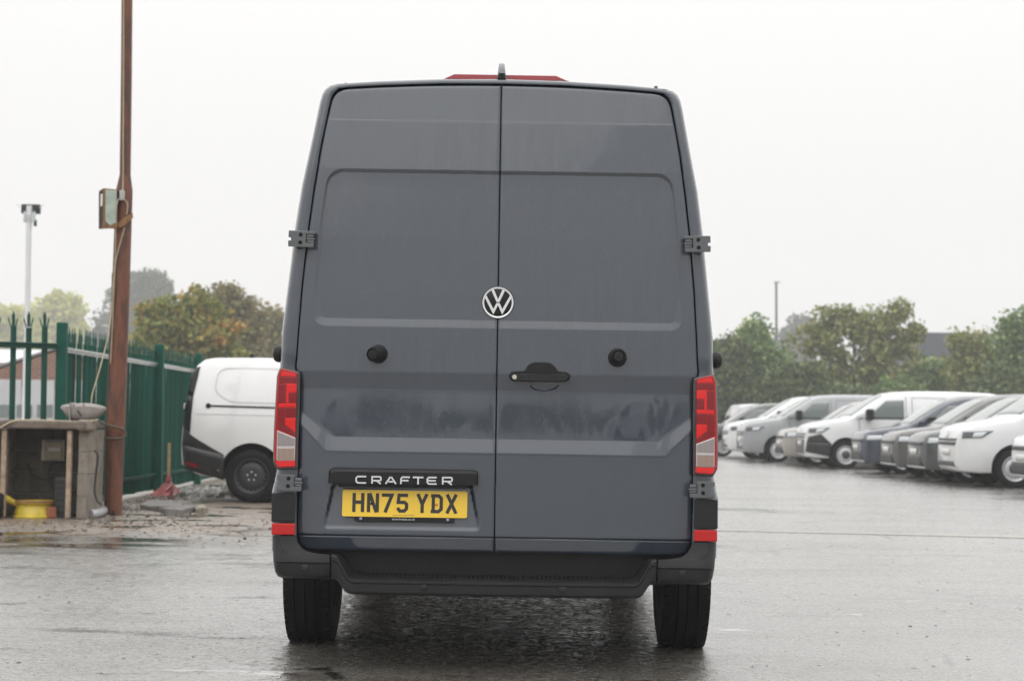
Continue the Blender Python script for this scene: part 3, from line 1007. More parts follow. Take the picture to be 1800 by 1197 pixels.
# ---- number plate
pc_ = loc(711.7, 885.3)
PLC = VD(pc_[0], pc_[1], -0.006)
tilt = Matrix.Rotation(R(-7), 3, 'X')
def PL(x, y, d):
    """plate millimetres from its middle, y up; d metres proud"""
    return PLC + tilt @ Vector((x / 1000, -d, y / 1000))
cor = rnd([(-260, -55.5), (260, -55.5), (260, 55.5), (-260, 55.5)], 9, 5)
plate = MB().prism([PL(a, b, 0.004) for a, b in cor], [PL(a, b, -0.003) for a, b in cor]).build('number_plate', M['plate_yellow'], van)
hol = [(-210, -40), (208, -40), (208, -72), (203, -76), (-204, -76), (-210, -70)]
MB().prism([PL(a, b, -0.0032) for a, b in hol], [PL(a, b, -0.012) for a, b in hol]).build('plate_holder', M['gloss_black'], van)
GL = {
 'H': [[(7, 0), (7, 79)], [(43, 0), (43, 79)], [(14, 41), (36, 41)]],
 'N': [[(7, 0), (7, 79)], [(43, 0), (43, 79)], [(10.5, 79), (39.5, 0)]],
 '7': [[(0, 72), (42, 72), (15, 0)]],
 '5': [[(48, 72), (11, 72), (8, 43), (34, 43), (43, 35), (43, 17), (34, 7), (15, 7), (5, 20)]],
 'Y': [[(6, 79), (25, 36), (44, 79)], [(25, 40), (25, 0)]],
 'D': [[(10, 14), (10, 65)], [(0, 72), (32, 72), (43, 62), (43, 17), (32, 7), (0, 7)]],
 'X': [[(6, 79), (44, 0)], [(44, 79), (6, 0)]],
}
x = -218.5
for ch in 'HN75 YDX':
    if ch == ' ':
        x += 33 - 11
        continue
    mb = MB()
    for k, path in enumerate(GL[ch]):
        ribbon([(x + a, b - 37.0) for a, b in path], 14, PL, 0.0049 + k * 0.0002, 0.0035, mb)
    mb.build('character', M['plate_black'], plate)
    x += 61
def screw(x, y, m, r, d=0.006):
    MB().lathe([(0, 0.0015), (r * 0.7, 0.0012), (r, -0.001), (r, -0.004)], PL(x, y, d), (0, -1, 0), 16).build('screw', M[m], plate, smooth=40)
screw(-138, -2, 'gloss_black', 0.0055)
screw(132, -3, 'screw_orange', 0.0058)
for sx in (-182, 180):
    MB().lathe([(0, 0.004), (0.005, 0.003), (0.0068, 0.0), (0.0068, -0.004)], PL(sx, -63.5, -0.002), (0, -1, 0), 16).build('screw', M['screw'], plate, smooth=40)
def text(name, s, size, place, mat, parent, width=None, rx=R(90)):
    cu = bpy.data.curves.new(name, 'FONT')
    cu.body = s
    cu.size = size
    cu.align_x = 'CENTER'
    cu.align_y = 'CENTER'
    cu.extrude = 0.0002
    cu.materials.append(mat)
    o = bpy.data.objects.new(name, cu)
    COL.objects.link(o)
    bpy.context.view_layer.update()
    me = bpy.data.meshes.new_from_object(o.evaluated_get(bpy.context.evaluated_depsgraph_get()))
    w0 = o.dimensions.x
    bpy.data.objects.remove(o)
    o = bpy.data.objects.new(name, me)
    COL.objects.link(o)
    if width:
        o.scale = (width / max(w0, 1e-6), 1, 1)
    o.rotation_euler = (rx, 0, 0)
    o.location = place - Vector(parent.location)
    q = parent.parent
    while q is not None:
        o.location -= q.location
        q = q.parent
    o.parent = parent
    return o
text('lettering', 'www.breeze.co.uk', 0.0135, PL(-5, -63.5, -0.0026), M['print_white'], plate, 0.096, R(83))
text('lettering', 'Breeze Van Centre POOLE', 0.0065, PL(-4, -47.5, 0.0044), M['plate_black'], plate, 0.088, R(83))

# ---- round emblem
EC = loc(875.4, 532.6)
def EM(zx, zy, d): return VD(EC[0] + (zx - 604) / 13.3, EC[1] + (zy - 568) / 13.3, d)
e0 = VD(EC[0], EC[1], -0.004)
emb = MB().lathe([(0.0, 0.014), (0.062, 0.014), (0.0655, 0.012), (0.0690, 0.006), (0.0690, -0.02)], e0, (0, -1, 0), 64).build('emblem', M['gloss_black'], van, smooth=30)
MB().lathe([(0.0578, 0.012), (0.0578, 0.0165), (0.0590, 0.0172), (0.0640, 0.0172), (0.0652, 0.0160), (0.0652, 0.012)], e0, (0, -1, 0), 64).build('emblem_ring', M['chrome_dull'], emb, smooth=40)
def eprism(pts, nm):
    MB().prism([EM(a, b, 0.0128) for a, b in pts], [EM(a, b, 0.006) for a, b in pts]).build(nm, M['chrome_dull'], emb, bevel=0.0006)
eprism([(440, 268), (502, 252), (604, 486), (706, 252), (768, 268), (640, 548), (568, 548)], 'emblem_letter')
eprism([(322, 378), (500, 712), (566, 572), (642, 572), (708, 712), (888, 380), (925, 432), (706, 842), (604, 622), (498, 842), (285, 432)], 'emblem_letter')

# ---- roof: high brake lamp, camera pod, clips
bl = [(-100, 142), (-99, 139.5), (-83, 132.0), (96, 132.2), (113, 139.5), (116, 143)]
bp_f = [VD(a, y, -0.17) for a, y in bl]
MB().prism(bp_f, [p + Vector((0, 0.10, -0.004)) for p in bp_f]).build('brake_lamp', pmat('brake_lens', (0.34, 0.012, 0.022), 0.25, coat=1.0), van, bevel=0.004)
bs = [(-102, 143.5), (-102, 141), (118, 141), (118, 144.5)]
MB().prism([VD(a, y, -0.166) for a, y in bs], [VD(a, y, -0.28) for a, y in bs]).build('lamp_gasket', M['rubber'], van)
def pod(zx, zy, d): 
    h, y = loc(750 + zx / 6.92, 100 + zy / 6.92)
    return VD(h, y, d)
rows_ = []
for t, d in ((0.0, -0.085), (0.35, -0.09), (0.75, -0.11), (1.0, -0.16)):
    w0, w1 = 58 - 24 * t, 0
    z = 275 - 185 * t
    rows_.append([pod(913 - w0, z, d - 0.012), pod(913 - w0 * 0.7, z - (6 if t == 1 else 0), d), pod(913 + w0 * 0.7, z - (6 if t == 1 else 0), d), pod(913 + w0, z, d - 0.012)])
front = MB().grid(rows_)
back = [[p + Vector((0, 0.16, 0.01)) for p in r] for r in rows_]
for i in range(3):
    for j in (0, 3):
        front.add([rows_[i][j], rows_[i + 1][j], back[i + 1][j], back[i][j]], [(0, 1, 2, 3)])
front.add(rows_[-1] + back[-1][::-1], [tuple(range(8))])
podo = front.build('camera_pod', M['van_grey'], van, smooth=50)
q = [(880, 197), (948, 200), (962, 240), (964, 276), (860, 274), (864, 236)]
MB().prism([pod(a, b, -0.072) for a, b in q], [pod(a, b, -0.12) for a, b in q]).build('camera_lens', M['gloss_black'], podo, bevel=0.002)
for px, py in ((608, 150.2), (1153, 155.5)):
    a, y = loc(px, py)
    q = [(a - 3.5, y + 4), (a - 3, y - 4), (a + 3, y - 4), (a + 3.5, y + 4)]
    MB().prism([VD(u, v, -0.085) for u, v in q], [VD(u, v, -0.16) for u, v in q]).build('roof_clip', M['hinge'], van, bevel=0.002)
# ================================================================== PARKED VEHICLES
M['glass'] = pmat('tinted_glass', (0.05, 0.078, 0.072), 0.06, coat=1.0, coat_rough=0.02, spec=0.9)
M['glass_pale'] = pmat('windscreen_glass', (0.10, 0.135, 0.125), 0.07, coat=1.0, coat_rough=0.02, spec=1.0)
M['steel_rim'] = pmat('steel_rim', (0.55, 0.56, 0.58), 0.35, 0.35)
M['dark_rim'] = pmat('dark_steel_rim', (0.032, 0.033, 0.036), 0.42, 0.2)
M['hub'] = pmat('hub_cap', (0.05, 0.052, 0.058), 0.4)
M['bolt'] = pmat('bolt_metal', (0.55, 0.55, 0.53), 0.35, 0.6)
M['headlamp'] = pmat('headlamp', (0.62, 0.65, 0.68), 0.08, 0.25, coat=1.0)
M['lamp_dark'] = pmat('lamp_dark', (0.06, 0.07, 0.08), 0.1, coat=1.0)
M['grille'] = pmat('grille', (0.012, 0.012, 0.013), 0.45)
M['seam'] = pmat('panel_gap', (0.10, 0.10, 0.105), 0.6)
M['wrap_black'] = pmat('black_wrap', (0.018, 0.018, 0.020), 0.36, var=0.2, bump=0.2, bscale=200)
def paint(name, col, rough=0.28):
    return pmat(name, col, rough, coat=1.0, coat_rough=0.06, var=0.05, vscale=1.2, bump=0.06, bscale=160)
M['white'] = paint('white_paint', (0.74, 0.75, 0.76))
M['silver_grey'] = paint('silver_grey_paint', (0.30, 0.31, 0.325))
M['champagne'] = paint('champagne_paint', (0.34, 0.325, 0.29))
M['navy'] = paint('navy_paint', (0.020, 0.030, 0.055))
M['brown_grey'] = paint('brown_grey_paint', (0.075, 0.074, 0.070))
M['dark_grey'] = paint('dark_grey_paint', (0.050, 0.055, 0.056))
M['pale_grey'] = paint('pale_grey_paint', (0.50, 0.50, 0.51))

SPEC = {
 'van': dict(L=5.05, W=1.98, axles=(0.98, 4.06), r=0.345,
   top=[(0.0, 0.80), (0.02, 0.92), (0.06, 1.02), (0.14, 1.09), (0.30, 1.145), (0.6, 1.20), (0.98, 1.255), (1.10, 1.30), (1.5, 1.58), (1.85, 1.80), (2.05, 1.885), (2.3, 1.93), (2.8, 1.955), (3.8, 1.96), (4.7, 1.93), (4.93, 1.89), (5.0, 1.80), (5.05, 1.55)],
   bot=[(0, 0.36), (0.05, 0.27), (0.4, 0.24), (1.0, 0.26), (4.0, 0.28), (4.8, 0.34), (5.05, 0.45)],
   wid=[(0, 0.60), (0.03, 0.70), (0.09, 0.80), (0.2, 0.885), (0.4, 0.95), (0.7, 0.985), (1.2, 1.0), (4.4, 1.0), (4.85, 0.98), (5.0, 0.95), (5.05, 0.88)], belt=1.20, tumble=0.84),
 'compact': dict(L=4.50, W=1.855, axles=(0.88, 3.62), r=0.326,
   top=[(0.0, 0.70), (0.02, 0.80), (0.06, 0.88), (0.14, 0.94), (0.30, 0.985), (0.6, 1.03), (0.92, 1.075), (1.05, 1.12), (1.4, 1.36), (1.75, 1.575), (2.0, 1.69), (2.3, 1.755), (2.8, 1.785), (3.6, 1.795), (4.2, 1.785), (4.30, 1.765), (4.365, 1.70), (4.405, 1.60), (4.455, 1.30), (4.50, 0.85)],
   bot=[(0, 0.34), (0.05, 0.24), (0.4, 0.21), (1.0, 0.22), (3.5, 0.24), (4.3, 0.32), (4.50, 0.44)],
   wid=[(0, 0.56), (0.03, 0.68), (0.09, 0.80), (0.2, 0.885), (0.4, 0.95), (0.7, 0.985), (1.1, 1.0), (3.8, 1.0), (4.25, 0.975), (4.44, 0.94), (4.50, 0.86)], belt=1.06, tumble=0.80),
}
def smoothed(tab, x):
    """soft interpolation of a table"""
    a = np.array([t[0] for t in tab]); b = np.array([t[1] for t in tab])
    s = 0.03
    return (np.interp(x - s, a, b) + 2 * np.interp(x, a, b) + np.interp(x + s, a, b)) / 4

class Shape:
    def __init__(self, sp):
        self.sp = sp
    def top(self, x): return float(smoothed(self.sp['top'], x))
    def section(self, x):
        sp = self.sp
        zt, zb = self.top(x), float(smoothed(sp['bot'], x))
        w = float(smoothed(sp['wid'], x)) * sp['W'] / 2
        belt = min(sp['belt'], zt - 0.10)
        g = max(0.0, (zt - belt - 0.10)) / 0.65
        tum = 1 - (1 - sp['tumble']) * min(1, g)
        zm = zb + (belt - zb) * 0.5
        if g < 0.05:
            up = [(w * 0.985, belt), (w * 0.965, belt + (zt - belt) * 0.45), (w * 0.90, belt + (zt - belt) * 0.80), (w * 0.80, zt - 0.012), (w * 0.4, zt), (0, zt + 0.004)]
        else:
            e = min(0.13, (zt - belt) * 0.4)
            up = [(w * 0.99, belt), (w * (0.97 * 0.5 + 0.5 * tum * 1.06), belt + (zt - e - belt) * 0.55), (w * tum * 1.03, zt - e), (w * tum * 0.985, zt - e * 0.5), (w * tum * 0.88, zt - 0.025), (w * tum * 0.5, zt), (0, zt + 0.012)]
        if g < 0.05:
            up.insert(3, (w * 0.86, zt - 0.03))
        return [(0, zb), (w * 0.80, zb), (w * 0.93, zb + 0.02), (w * 0.975, zb + 0.10), (w * 1.0, zm), (w * 1.0, zm + (belt - zm) * 0.6)] + up
    def stations(self):
        L = self.sp['L']
        return sorted(set([0, 0.01, 0.025, 0.045, 0.07, 0.1, 0.14, 0.18, 0.23, 0.29] + [round(v, 3) for v in np.arange(0.36, L - 0.1, 0.085)] + [L - 0.08, L - 0.05, L - 0.025, L]))
    def hw(self, x, z):
        s = self.section(x)[2:]
        # side part only, widest to top
        zz = [p[1] for p in s]; yy = [p[0] for p in s]
        return float(np.interp(z, zz, yy))
    def side(self, x, z, s, off=0.004):
        e = 0.02
        y = self.hw(x, z)
        tx = (self.hw(min(x + e, self.sp['L']), z) - self.hw(max(x - e, 0), z)) / (2 * e)
        tz = (self.hw(x, z + e) - self.hw(x, z - e)) / (2 * e)
        n = Vector((-tx, 1, -tz)).normalized() * off
        return Vector((x + n.x, s * (y + n.y), z + n.z))
    def crown(self, x, y, off=0.006):
        s = self.section(x)
        zt = [p for p in s[-5:]]
        z = float(np.interp(abs(y), [p[0] for p in reversed(zt)], [p[1] for p in reversed(zt)]))
        e = 0.03
        tx = (self.top(x + e) - self.top(x - e)) / (2 * e)
        n = Vector((-tx, 0, 1)).normalized() * off
        return Vector((x + n.x, y, z + n.z))
    def front(self, y, z, off=0.005):
        for x in np.arange(0, 1.2, 0.004):
            if self.hw(x, z) >= abs(y) and self.top(x) >= z:
                return Vector((x - off, y, z))
        return Vector((1.0, y, z))
    def rear(self, y, z, off=0.005):
        L = self.sp['L']
        for x in np.arange(L, L - 1.0, -0.004):
            if self.hw(x, z) >= abs(y) and self.top(x) - 0.02 >= z:
                return Vector((x + off, y, z))
        return Vector((L - 0.6, y, z))

def bil(c, u, v):
    (a, b, d, e) = c      # corners: lower front, lower back, upper back, upper front
    return ((a[0] * (1 - u) + b[0] * u) * (1 - v) + (e[0] * (1 - u) + d[0] * u) * v, (a[1] * (1 - u) + b[1] * u) * (1 - v) + (e[1] * (1 - u) + d[1] * u) * v)
def patch(mb, fn, c, nu=10, nv=6, s=None):
    mb.grid([[fn(*bil(c, i / nu, j / nv)) for j in range(nv + 1)] for i in range(nu + 1)])
    return mb
def thick(o, t=0.006):
    m = o.modifiers.new('thickness', 'SOLIDIFY')
    m.thickness = t
    m.offset = 0.0
    return o

def wheel_part(parent, x, y, r, side, rim_mat, kind):
    w = empty('wheel', (x, y, r), parent=parent)
    hw = 0.105
    t = MB()
    side_p = [(0.66, -0.95), (0.70, -1.0), (0.80, -1.06), (0.90, -1.02), (0.965, -0.9), (0.99, -0.72), (1.0, -0.4)]
    t.lathe([(a * r, h * hw) for a, h in side_p + [(a, -h) for a, h in reversed(side_p)]], (0, 0, 0), (0, 1, 0), 40)
    t.build('tyre', M['tyre'], w, world=False, smooth=35)
    m = MB()
    d = side
    if kind == 'steel':
        m.lathe([(0.665 * r, -0.9 * hw), (0.665 * r, 0.95 * hw), (0.645 * r, 1.0 * hw), (0.60 * r, 0.85 * hw), (0.52 * r, 0.62 * hw), (0.40 * r, 0.80 * hw), (0.34 * r, 0.85 * hw), (0.20 * r, 0.80 * hw), (0.0, 0.82 * hw)], (0, 0, 0), (0, d, 0), 40)
    else:
        m.lathe([(0.665 * r, -0.9 * hw), (0.665 * r, 0.95 * hw), (0.64 * r, 1.0 * hw), (0.60 * r, 0.90 * hw), (0.595 * r, 0.2 * hw), (0.0, 0.2 * hw)], (0, 0, 0), (0, d, 0), 40)
    rim = m.build('rim', rim_mat, w, world=False, smooth=35)
    if kind == 'steel':
        h = MB()
        for k in range(20):
            a = 2 * math.pi * k / 20
            h.lathe([(0.0, 0.0), (0.036 * r, 0.0), (0.036 * r, -0.006)], (math.sin(a) * 0.55 * r, d * (0.73 * hw + 0.004), math.cos(a) * 0.55 * r), (0, d, 0), 10)
        c = h.build('rim_holes', M['rubber'], w, world=False)
        tag(c, kind='stuff')
        if rim_mat == M['dark_rim']:
            for k in range(5):
                a = 2 * math.pi * k / 5
                MB().lathe([(0.0, 0.012), (0.03 * r, 0.012), (0.04 * r, 0.0)], (math.sin(a) * 0.16 * r, d * 0.81 * hw, math.cos(a) * 0.16 * r), (0, d, 0), 10).build('bolt', M['bolt'], w, world=False)
        else:
            MB().lathe([(0.0, 0.02), (0.22 * r, 0.018), (0.30 * r, 0.0)], (0, d * 0.85 * hw, 0), (0, d, 0), 20).build('hub_cap', M['hub'], w, world=False, smooth=40)
    else:
        for k in range(5):
            a = 2 * math.pi * k / 5
            c, s_ = math.cos(a), math.sin(a)
            q = [(-0.05 * r, 0.08 * r), (0.05 * r, 0.08 * r), (0.085 * r, 0.6 * r), (-0.085 * r, 0.6 * r)]
            f = [(u * c + v * s_, d * 0.86 * hw, -u * s_ + v * c) for u, v in q]
            b = [(p[0], d * 0.5 * hw, p[2]) for p in f]
            MB().prism(f, b).build('spoke', rim_mat, w, world=False, bevel=0.004)
        MB().lathe([(0.0, 0.012), (0.10 * r, 0.010), (0.13 * r, -0.02)], (0, d * 0.86 * hw, 0), (0, d, 0), 16).build('hub_cap', M['hub'], w, world=False, smooth=40)
    return w

def cut_arches(o, sp):
    cut = MB()
    for ax_ in sp['axles']:
        for s in (-1, 1):
            cut.lathe([(0.0, -0.20), (sp['r'] * 1.20, -0.20), (sp['r'] * 1.20, 0.40), (0.0, 0.40)], (ax_, s * sp['W'] / 2, sp['r'] * 1.05), (0, s, 0), 40)
    c = cut.build('cutter', M['under'], None)
    m = o.modifiers.new('cut', 'BOOLEAN')
    m.operation = 'DIFFERENCE'
    m.object = c
    m.solver = 'EXACT'
    m.material_mode = 'TRANSFER'
    bpy.context.view_layer.update()
    dg = bpy.context.evaluated_depsgraph_get()
    me = bpy.data.meshes.new_from_object(o.evaluated_get(dg))
    o.modifiers.clear()
    old = o.data
    o.data = me
    bpy.data.meshes.remove(old)
    me.polygons.foreach_set('use_smooth', [True] * len(me.polygons))
    me.set_sharp_from_angle(angle=R(34))
    bpy.data.objects.remove(c)

def make_vehicle(kind, name, pm, rim='steel', rim_mat=None, glazed=False, wrap=False, panel=True, bright_lamps=False, tailgate_dark=False, fronts=True):
    """built nose at x = 0 facing -x, wheels on z = 0; the root stands under the front axle"""
    sp = SPEC[kind]
    sh = Shape(sp)
    root = empty(name, (0, 0, 0))
    mb = MB()
    st = sh.stations()
    rings = []
    for x in st:
        h = sh.section(x)
        rings.append([Vector((x, y, z)) for y, z in h] + [Vector((x, -y, z)) for y, z in h[-2:0:-1]])
    mb.grid(rings, wrap=True)
    n = len(rings[0])
    mb.add(rings[0], [tuple(range(n))])
    mb.add(rings[-1], [tuple(range(n))])
    body = mb.build('body', pm, None, fixn=False)
    bm = bmesh.new(); bm.from_mesh(body.data)
    bmesh.ops.remove_doubles(bm, verts=bm.verts, dist=1e-5)
    bmesh.ops.recalc_face_normals(bm, faces=bm.faces)
    bm.to_mesh(body.data); bm.free()
    cut_arches(body, sp)
    body.parent = root
    W2 = sp['W'] / 2
    def P(nm, mat, grids, t=0.006, lab=None):
        b = MB()
        for fn, c, nu, nv in grids:
            patch(b, fn, c, nu, nv)
        o = thick(b.build(nm, M[mat], root, world=False, smooth=60), t)
        if lab: o['label'] = lab
        return o
    sides = (-1, 1)
    S = {s: (lambda x, z, s=s: sh.side(x, z, s)) for s in sides}
    S2 = {s: (lambda x, z, s=s: sh.side(x, z, s, 0.010)) for s in sides}
    if kind == 'van':
        P('windscreen', 'glass_pale', [(lambda x, y: sh.crown(x, y * (W2 * 0.80 - 0.10 * (x - 1.0))), ((1.13, -1), (1.95, -1), (1.95, 1), (1.13, 1)), 10, 8)])
        for s in sides:
            P('side_window', 'glass', [(S[s], ((1.42, 1.235), (2.42, 1.235), (2.42, 1.72), (1.98, 1.70)), 12, 8)])
            P('quarter_glass', 'lamp_dark', [(S[s], ((1.22, 1.225), (1.38, 1.235), (1.40, 1.275), (1.36, 1.27)), 4, 3)])
            P('door_gap', 'seam', [(S[s], ((2.47, 0.36), (2.482, 0.36), (2.482, 1.80), (2.47, 1.80)), 1, 16)])
            P('door_gap', 'seam', [(S[s], ((1.36, 0.36), (1.372, 0.36), (1.30, 1.2), (1.288, 1.2)), 1, 12)])
            P('panel_crease', 'seam', [(S[s], ((2.62, 1.78), (4.8, 1.76), (4.8, 1.768), (2.62, 1.788)), 20, 1), (S[s], ((2.62, 1.18), (4.8, 1.18), (4.8, 1.19), (2.62, 1.19)), 20, 1), (S[s], ((2.62, 1.18), (2.63, 1.18), (2.63, 1.78), (2.62, 1.78)), 1, 10)])  # shade along the pressed panel's creases, drawn as dark strips
            P('headlight', 'lamp_dark', [(S2[s], ((0.085, 0.87), (0.40, 0.885), (0.60, 1.015), (0.10, 0.985)), 10, 5)])
            P('headlight_lens', 'headlamp', [(lambda x, z, s=s: sh.side(x, z, s, 0.016), ((0.24, 0.89), (0.40, 0.90), (0.49, 0.985), (0.27, 0.97)), 6, 4)])
            P('sill', 'plastic', [(S[s], ((1.5, 0.305), (3.55, 0.32), (3.55, 0.40), (1.5, 0.40)), 12, 2)])
        for z0, z1, w in ((0.825, 0.865, 0.62), (0.745, 0.800, 0.60)):
            P('grille', 'grille', [(lambda y, z: sh.front(y, z), ((-w, z0), (w, z0), (w + 0.04, z1), (-w - 0.04, z1)), 16, 2)], 0.01)
        P('lower_grille', 'grille', [(lambda y, z: sh.front(y, z), ((-0.62, 0.36), (0.62, 0.36), (0.50, 0.45), (-0.50, 0.45)), 16, 2)], 0.01)
        P('number_plate', 'plate_white', [(lambda y, z: sh.front(y, z, 0.012), ((-0.26, 0.56), (0.26, 0.56), (0.26, 0.67), (-0.26, 0.67)), 8, 2)], 0.006)
        P('emblem', 'chrome_dull', [(lambda y, z: sh.front(y, z, 0.012), ((-0.07, 0.885), (0.07, 0.885), (0.07, 1.0), (-0.07, 1.0)), 4, 4)], 0.008)
        mz = 1.30
    else:
        P('windscreen', 'glass_pale', [(lambda x, y: sh.crown(x, y * (W2 * 0.79 - 0.10 * (x - 1.0))), ((1.08, -1), (1.88, -1), (1.88, 1), (1.08, 1)), 10, 8)])
        for s in sides:
            if fronts:
                P('side_window', 'glass', [(S[s], ((1.42, 1.09), (2.30, 1.10), (2.30, 1.56), (1.92, 1.54)), 12, 8)])
            P('quarter_glass', 'lamp_dark', [(S[s], ((1.18, 1.085), (1.37, 1.09), (1.42, 1.15), (1.38, 1.145)), 4, 3)])
            if glazed:
                P('rear_side_window', 'glass', [(S[s], ((2.40, 1.10), (3.40, 1.11), (3.36, 1.56), (2.40, 1.565)), 12, 6)])
                P('rear_quarter_window', 'glass', [(S[s], ((3.50, 1.12), (4.20, 1.14), (4.10, 1.54), (3.46, 1.56)), 10, 6)])
            P('door_gap', 'seam', [(S[s], ((2.345, 0.32), (2.357, 0.32), (2.357, 1.62), (2.345, 1.62)), 1, 14)])
            P('door_gap', 'seam', [(S[s], ((1.30, 0.32), (1.312, 0.32), (1.23, 1.06), (1.218, 1.06)), 1, 12)])
            P('headlight', 'lamp_dark', [(S2[s], ((0.065, 0.735), (0.45, 0.765), (0.60, 0.865), (0.085, 0.855)), 10, 5)])
            P('headlight_lens', 'headlamp', [(lambda x, z, s=s: sh.side(x, z, s, 0.016), ((0.10, 0.748), (0.47, 0.772), (0.56, 0.858), (0.12, 0.848)), 8, 4)])
            P('sill', 'plastic', [(S[s], ((1.35, 0.265), (3.15, 0.28), (3.15, 0.36), (1.35, 0.36)), 12, 2)])
        P('grille', 'grille', [(lambda y, z: sh.front(y, z), ((-0.56, 0.70), (0.56, 0.70), (0.60, 0.77), (-0.60, 0.77)), 16, 2)], 0.01)
        P('lower_grille', 'grille', [(lambda y, z: sh.front(y, z), ((-0.62, 0.30), (0.62, 0.30), (0.52, 0.50), (-0.52, 0.50)), 16, 3)], 0.01)
        P('bumper_trim', 'steel_rim', [(lambda y, z: sh.front(y, z, 0.014), ((-0.66, 0.268), (0.66, 0.268), (0.66, 0.292), (-0.66, 0.292)), 16, 1)], 0.01)
        P('number_plate', 'plate_white', [(lambda y, z: sh.front(y, z, 0.016), ((-0.26, 0.525), (0.26, 0.525), (0.26, 0.635), (-0.26, 0.635)), 8, 2)], 0.006)
        mz = 1.14
    if wrap:
        b = MB()
        for s in sides:
            f = lambda x, z, s=s: sh.side(x, z, s, 0.006)
            patch(b, f, ((0.03, 0.40), (0.60, 0.30), (0.62, 0.62), (0.05, 0.64)), 12, 5)
            patch(b, f, ((0.05, 0.64), (0.62, 0.62), (0.36, 0.86), (0.08, 0.78)), 12, 4)
        patch(b, lambda y, z: sh.front(y, z, 0.004), ((-0.62, 0.38), (0.62, 0.38), (0.62, 0.72), (-0.62, 0.72)), 16, 5)
        thick(b.build('bumper_wrap', M['wrap_black'], root, world=False, smooth=60), 0.004)
    for s in sides:
        xm = 1.52 if kind == 'van' else 1.46
        yy = sh.hw(xm, mz) + 0.13
        m = MB().box((xm + 0.02, s * yy, mz + 0.05), (0.17, 0.24, 0.27 if kind == 'van' else 0.20))
        m.box((xm + 0.0, s * (yy - 0.11), mz - 0.02), (0.07, 0.12, 0.06))
        mo = m.build('mirror', M['plastic'], root, world=False, bevel=0.03, seg=3)
        if kind == 'van':
            m2 = MB().box((xm - 0.045, s * yy, mz + 0.09), (0.04, 0.17, 0.14)).build('mirror_cap', pm, mo, world=False, bevel=0.012)
        hx_ = 2.28 if kind == 'van' else 2.18
        q = sh.side(hx_, 0.98 if kind == 'van' else 0.93, s, 0.02)
        MB().box(q, (0.20, 0.03, 0.03)).build('door_handle', pm, root, world=False, bevel=0.008)
    rm = rim_mat or M['steel_rim']
    for ax_ in sp['axles']:
        for s in sides:
            wheel_part(root, ax_, s * (W2 - 0.125), sp['r'], s, rm, rim)
    # rear lamps, rear window
    for s in sides:
        if kind == 'van':
            P('rear_lamp', 'lens', [(S[s], ((4.86, 0.95), (4.99, 0.95), (4.97, 1.45), (4.86, 1.45)), 4, 6)])
        elif not tailgate_dark:
            P('rear_lamp', 'lens', [(S[s], ((4.22, 0.85), (4.44, 0.85), (4.37, 1.30), (4.28, 1.30)), 4, 6)])
    P('rear_window', 'glass', [(lambda y, z: sh.rear(y, z), ((-0.62, 1.25), (0.62, 1.25), (0.55, 1.60), (-0.55, 1.60)), 8, 4)])
    return root, sh

_ribs = 0
def shade_bodies(root, pm):
    for ch in root.children:
        if ch.name.split('.')[0] == 'body':
            ch.material_slots[0].link = 'OBJECT'
            ch.material_slots[0].material = pm
        if ch.name.split('.')[0] == 'door_handle':
            ch.material_slots[0].link = 'OBJECT'
            ch.material_slots[0].material = pm
        for g in ch.children:
            if g.name.split('.')[0] == 'mirror_cap':
                g.material_slots[0].link = 'OBJECT'
                g.material_slots[0].material = pm

def place(root, px, Y, kind, rz=0.0):
    """front wheel (near side) centre stands at photo column px and depth Y"""
    sp = SPEC[kind]
    z = gnd(px, 820)
    c = at_d(dr(px, 826)[0], 800, Y)
    off = Vector((sp['axles'][0], -sp['W'] / 2, 0))
    if rz:
        off = Matrix.Rotation(rz, 3, 'Z') @ off
    root.location = (c.x - off.x, Y - off.y, 0)
    root.rotation_euler = (0, 0, rz)

ROW = 'vehicles parked in a row facing left'
van_white, _ = make_vehicle('van', 'parked_van', M['white'])
place(van_white, 1785, 30.4, 'van')
tag(van_white, 'white van with plain white bumper, nearest whole van in the parked row', 'van', ROW)
van_wrap, _ = make_vehicle('van', 'parked_van', M['white'], wrap=True)
place(van_wrap, 1487, 42.3, 'van')
tag(van_wrap, 'white van with black wrapped lower front bumper in the middle of the row', 'van', ROW)
def dup_van(src, px, Y, kind, pm, label, rz=0.0, group=ROW):
    c = copy_tree(src)
    shade_bodies(c, pm)
    place(c, px, Y, kind, rz)
    tag(c, label, 'van' if 'van' in label else 'car', group)
    return c
dup_van(van_white, 1368, 48.6, 'van', M['silver_grey'], 'silver grey van with pale side window, between white van and champagne car')
dup_van(van_white, 1337, 52.0, 'van', M['white'], 'white van with its nose just ahead of the silver grey van')

car0, _ = make_vehicle('compact', 'parked_car', M['navy'], rim='alloy', bright_lamps=True)
place(car0, 1588, 38.2, 'compact')
tag(car0, 'dark navy blue car with bright headlights beside the black bumpered white van', 'car', ROW)
dup_van(car0, 1650, 35.3, 'compact', M['brown_grey'], 'brown grey car between the navy blue car and the darker grey car')
dup_van(car0, 1707, 32.8, 'compact', M['dark_grey'], 'dark green grey car half hidden behind the nearest whole white van')
dup_van(car0, 1437, 45.0, 'compact', M['champagne'], 'pale champagne car tucked behind the black bumpered white van')
dup_van(car0, 1271, 56.0, 'compact', M['dark_grey'], 'dark grey car at the far end of the row beside the grey van')
dup_van(car0, 1922, 27.4, 'compact', M['white'], 'white car cut off by the photo edge, only its nose showing')

# a van further back, seen from behind over the row
bv = copy_tree(van_white)
shade_bodies(bv, M['pale_grey'])
p = at(1334, 760, 72.0)
bv.location = (p.x, p.y + 5.0, 0)
bv.rotation_euler = (0, 0, R(-90))
bv.location.y = 72.0 + 5.05
tag(bv, 'pale grey van seen from behind beyond the dark grey car', 'van')

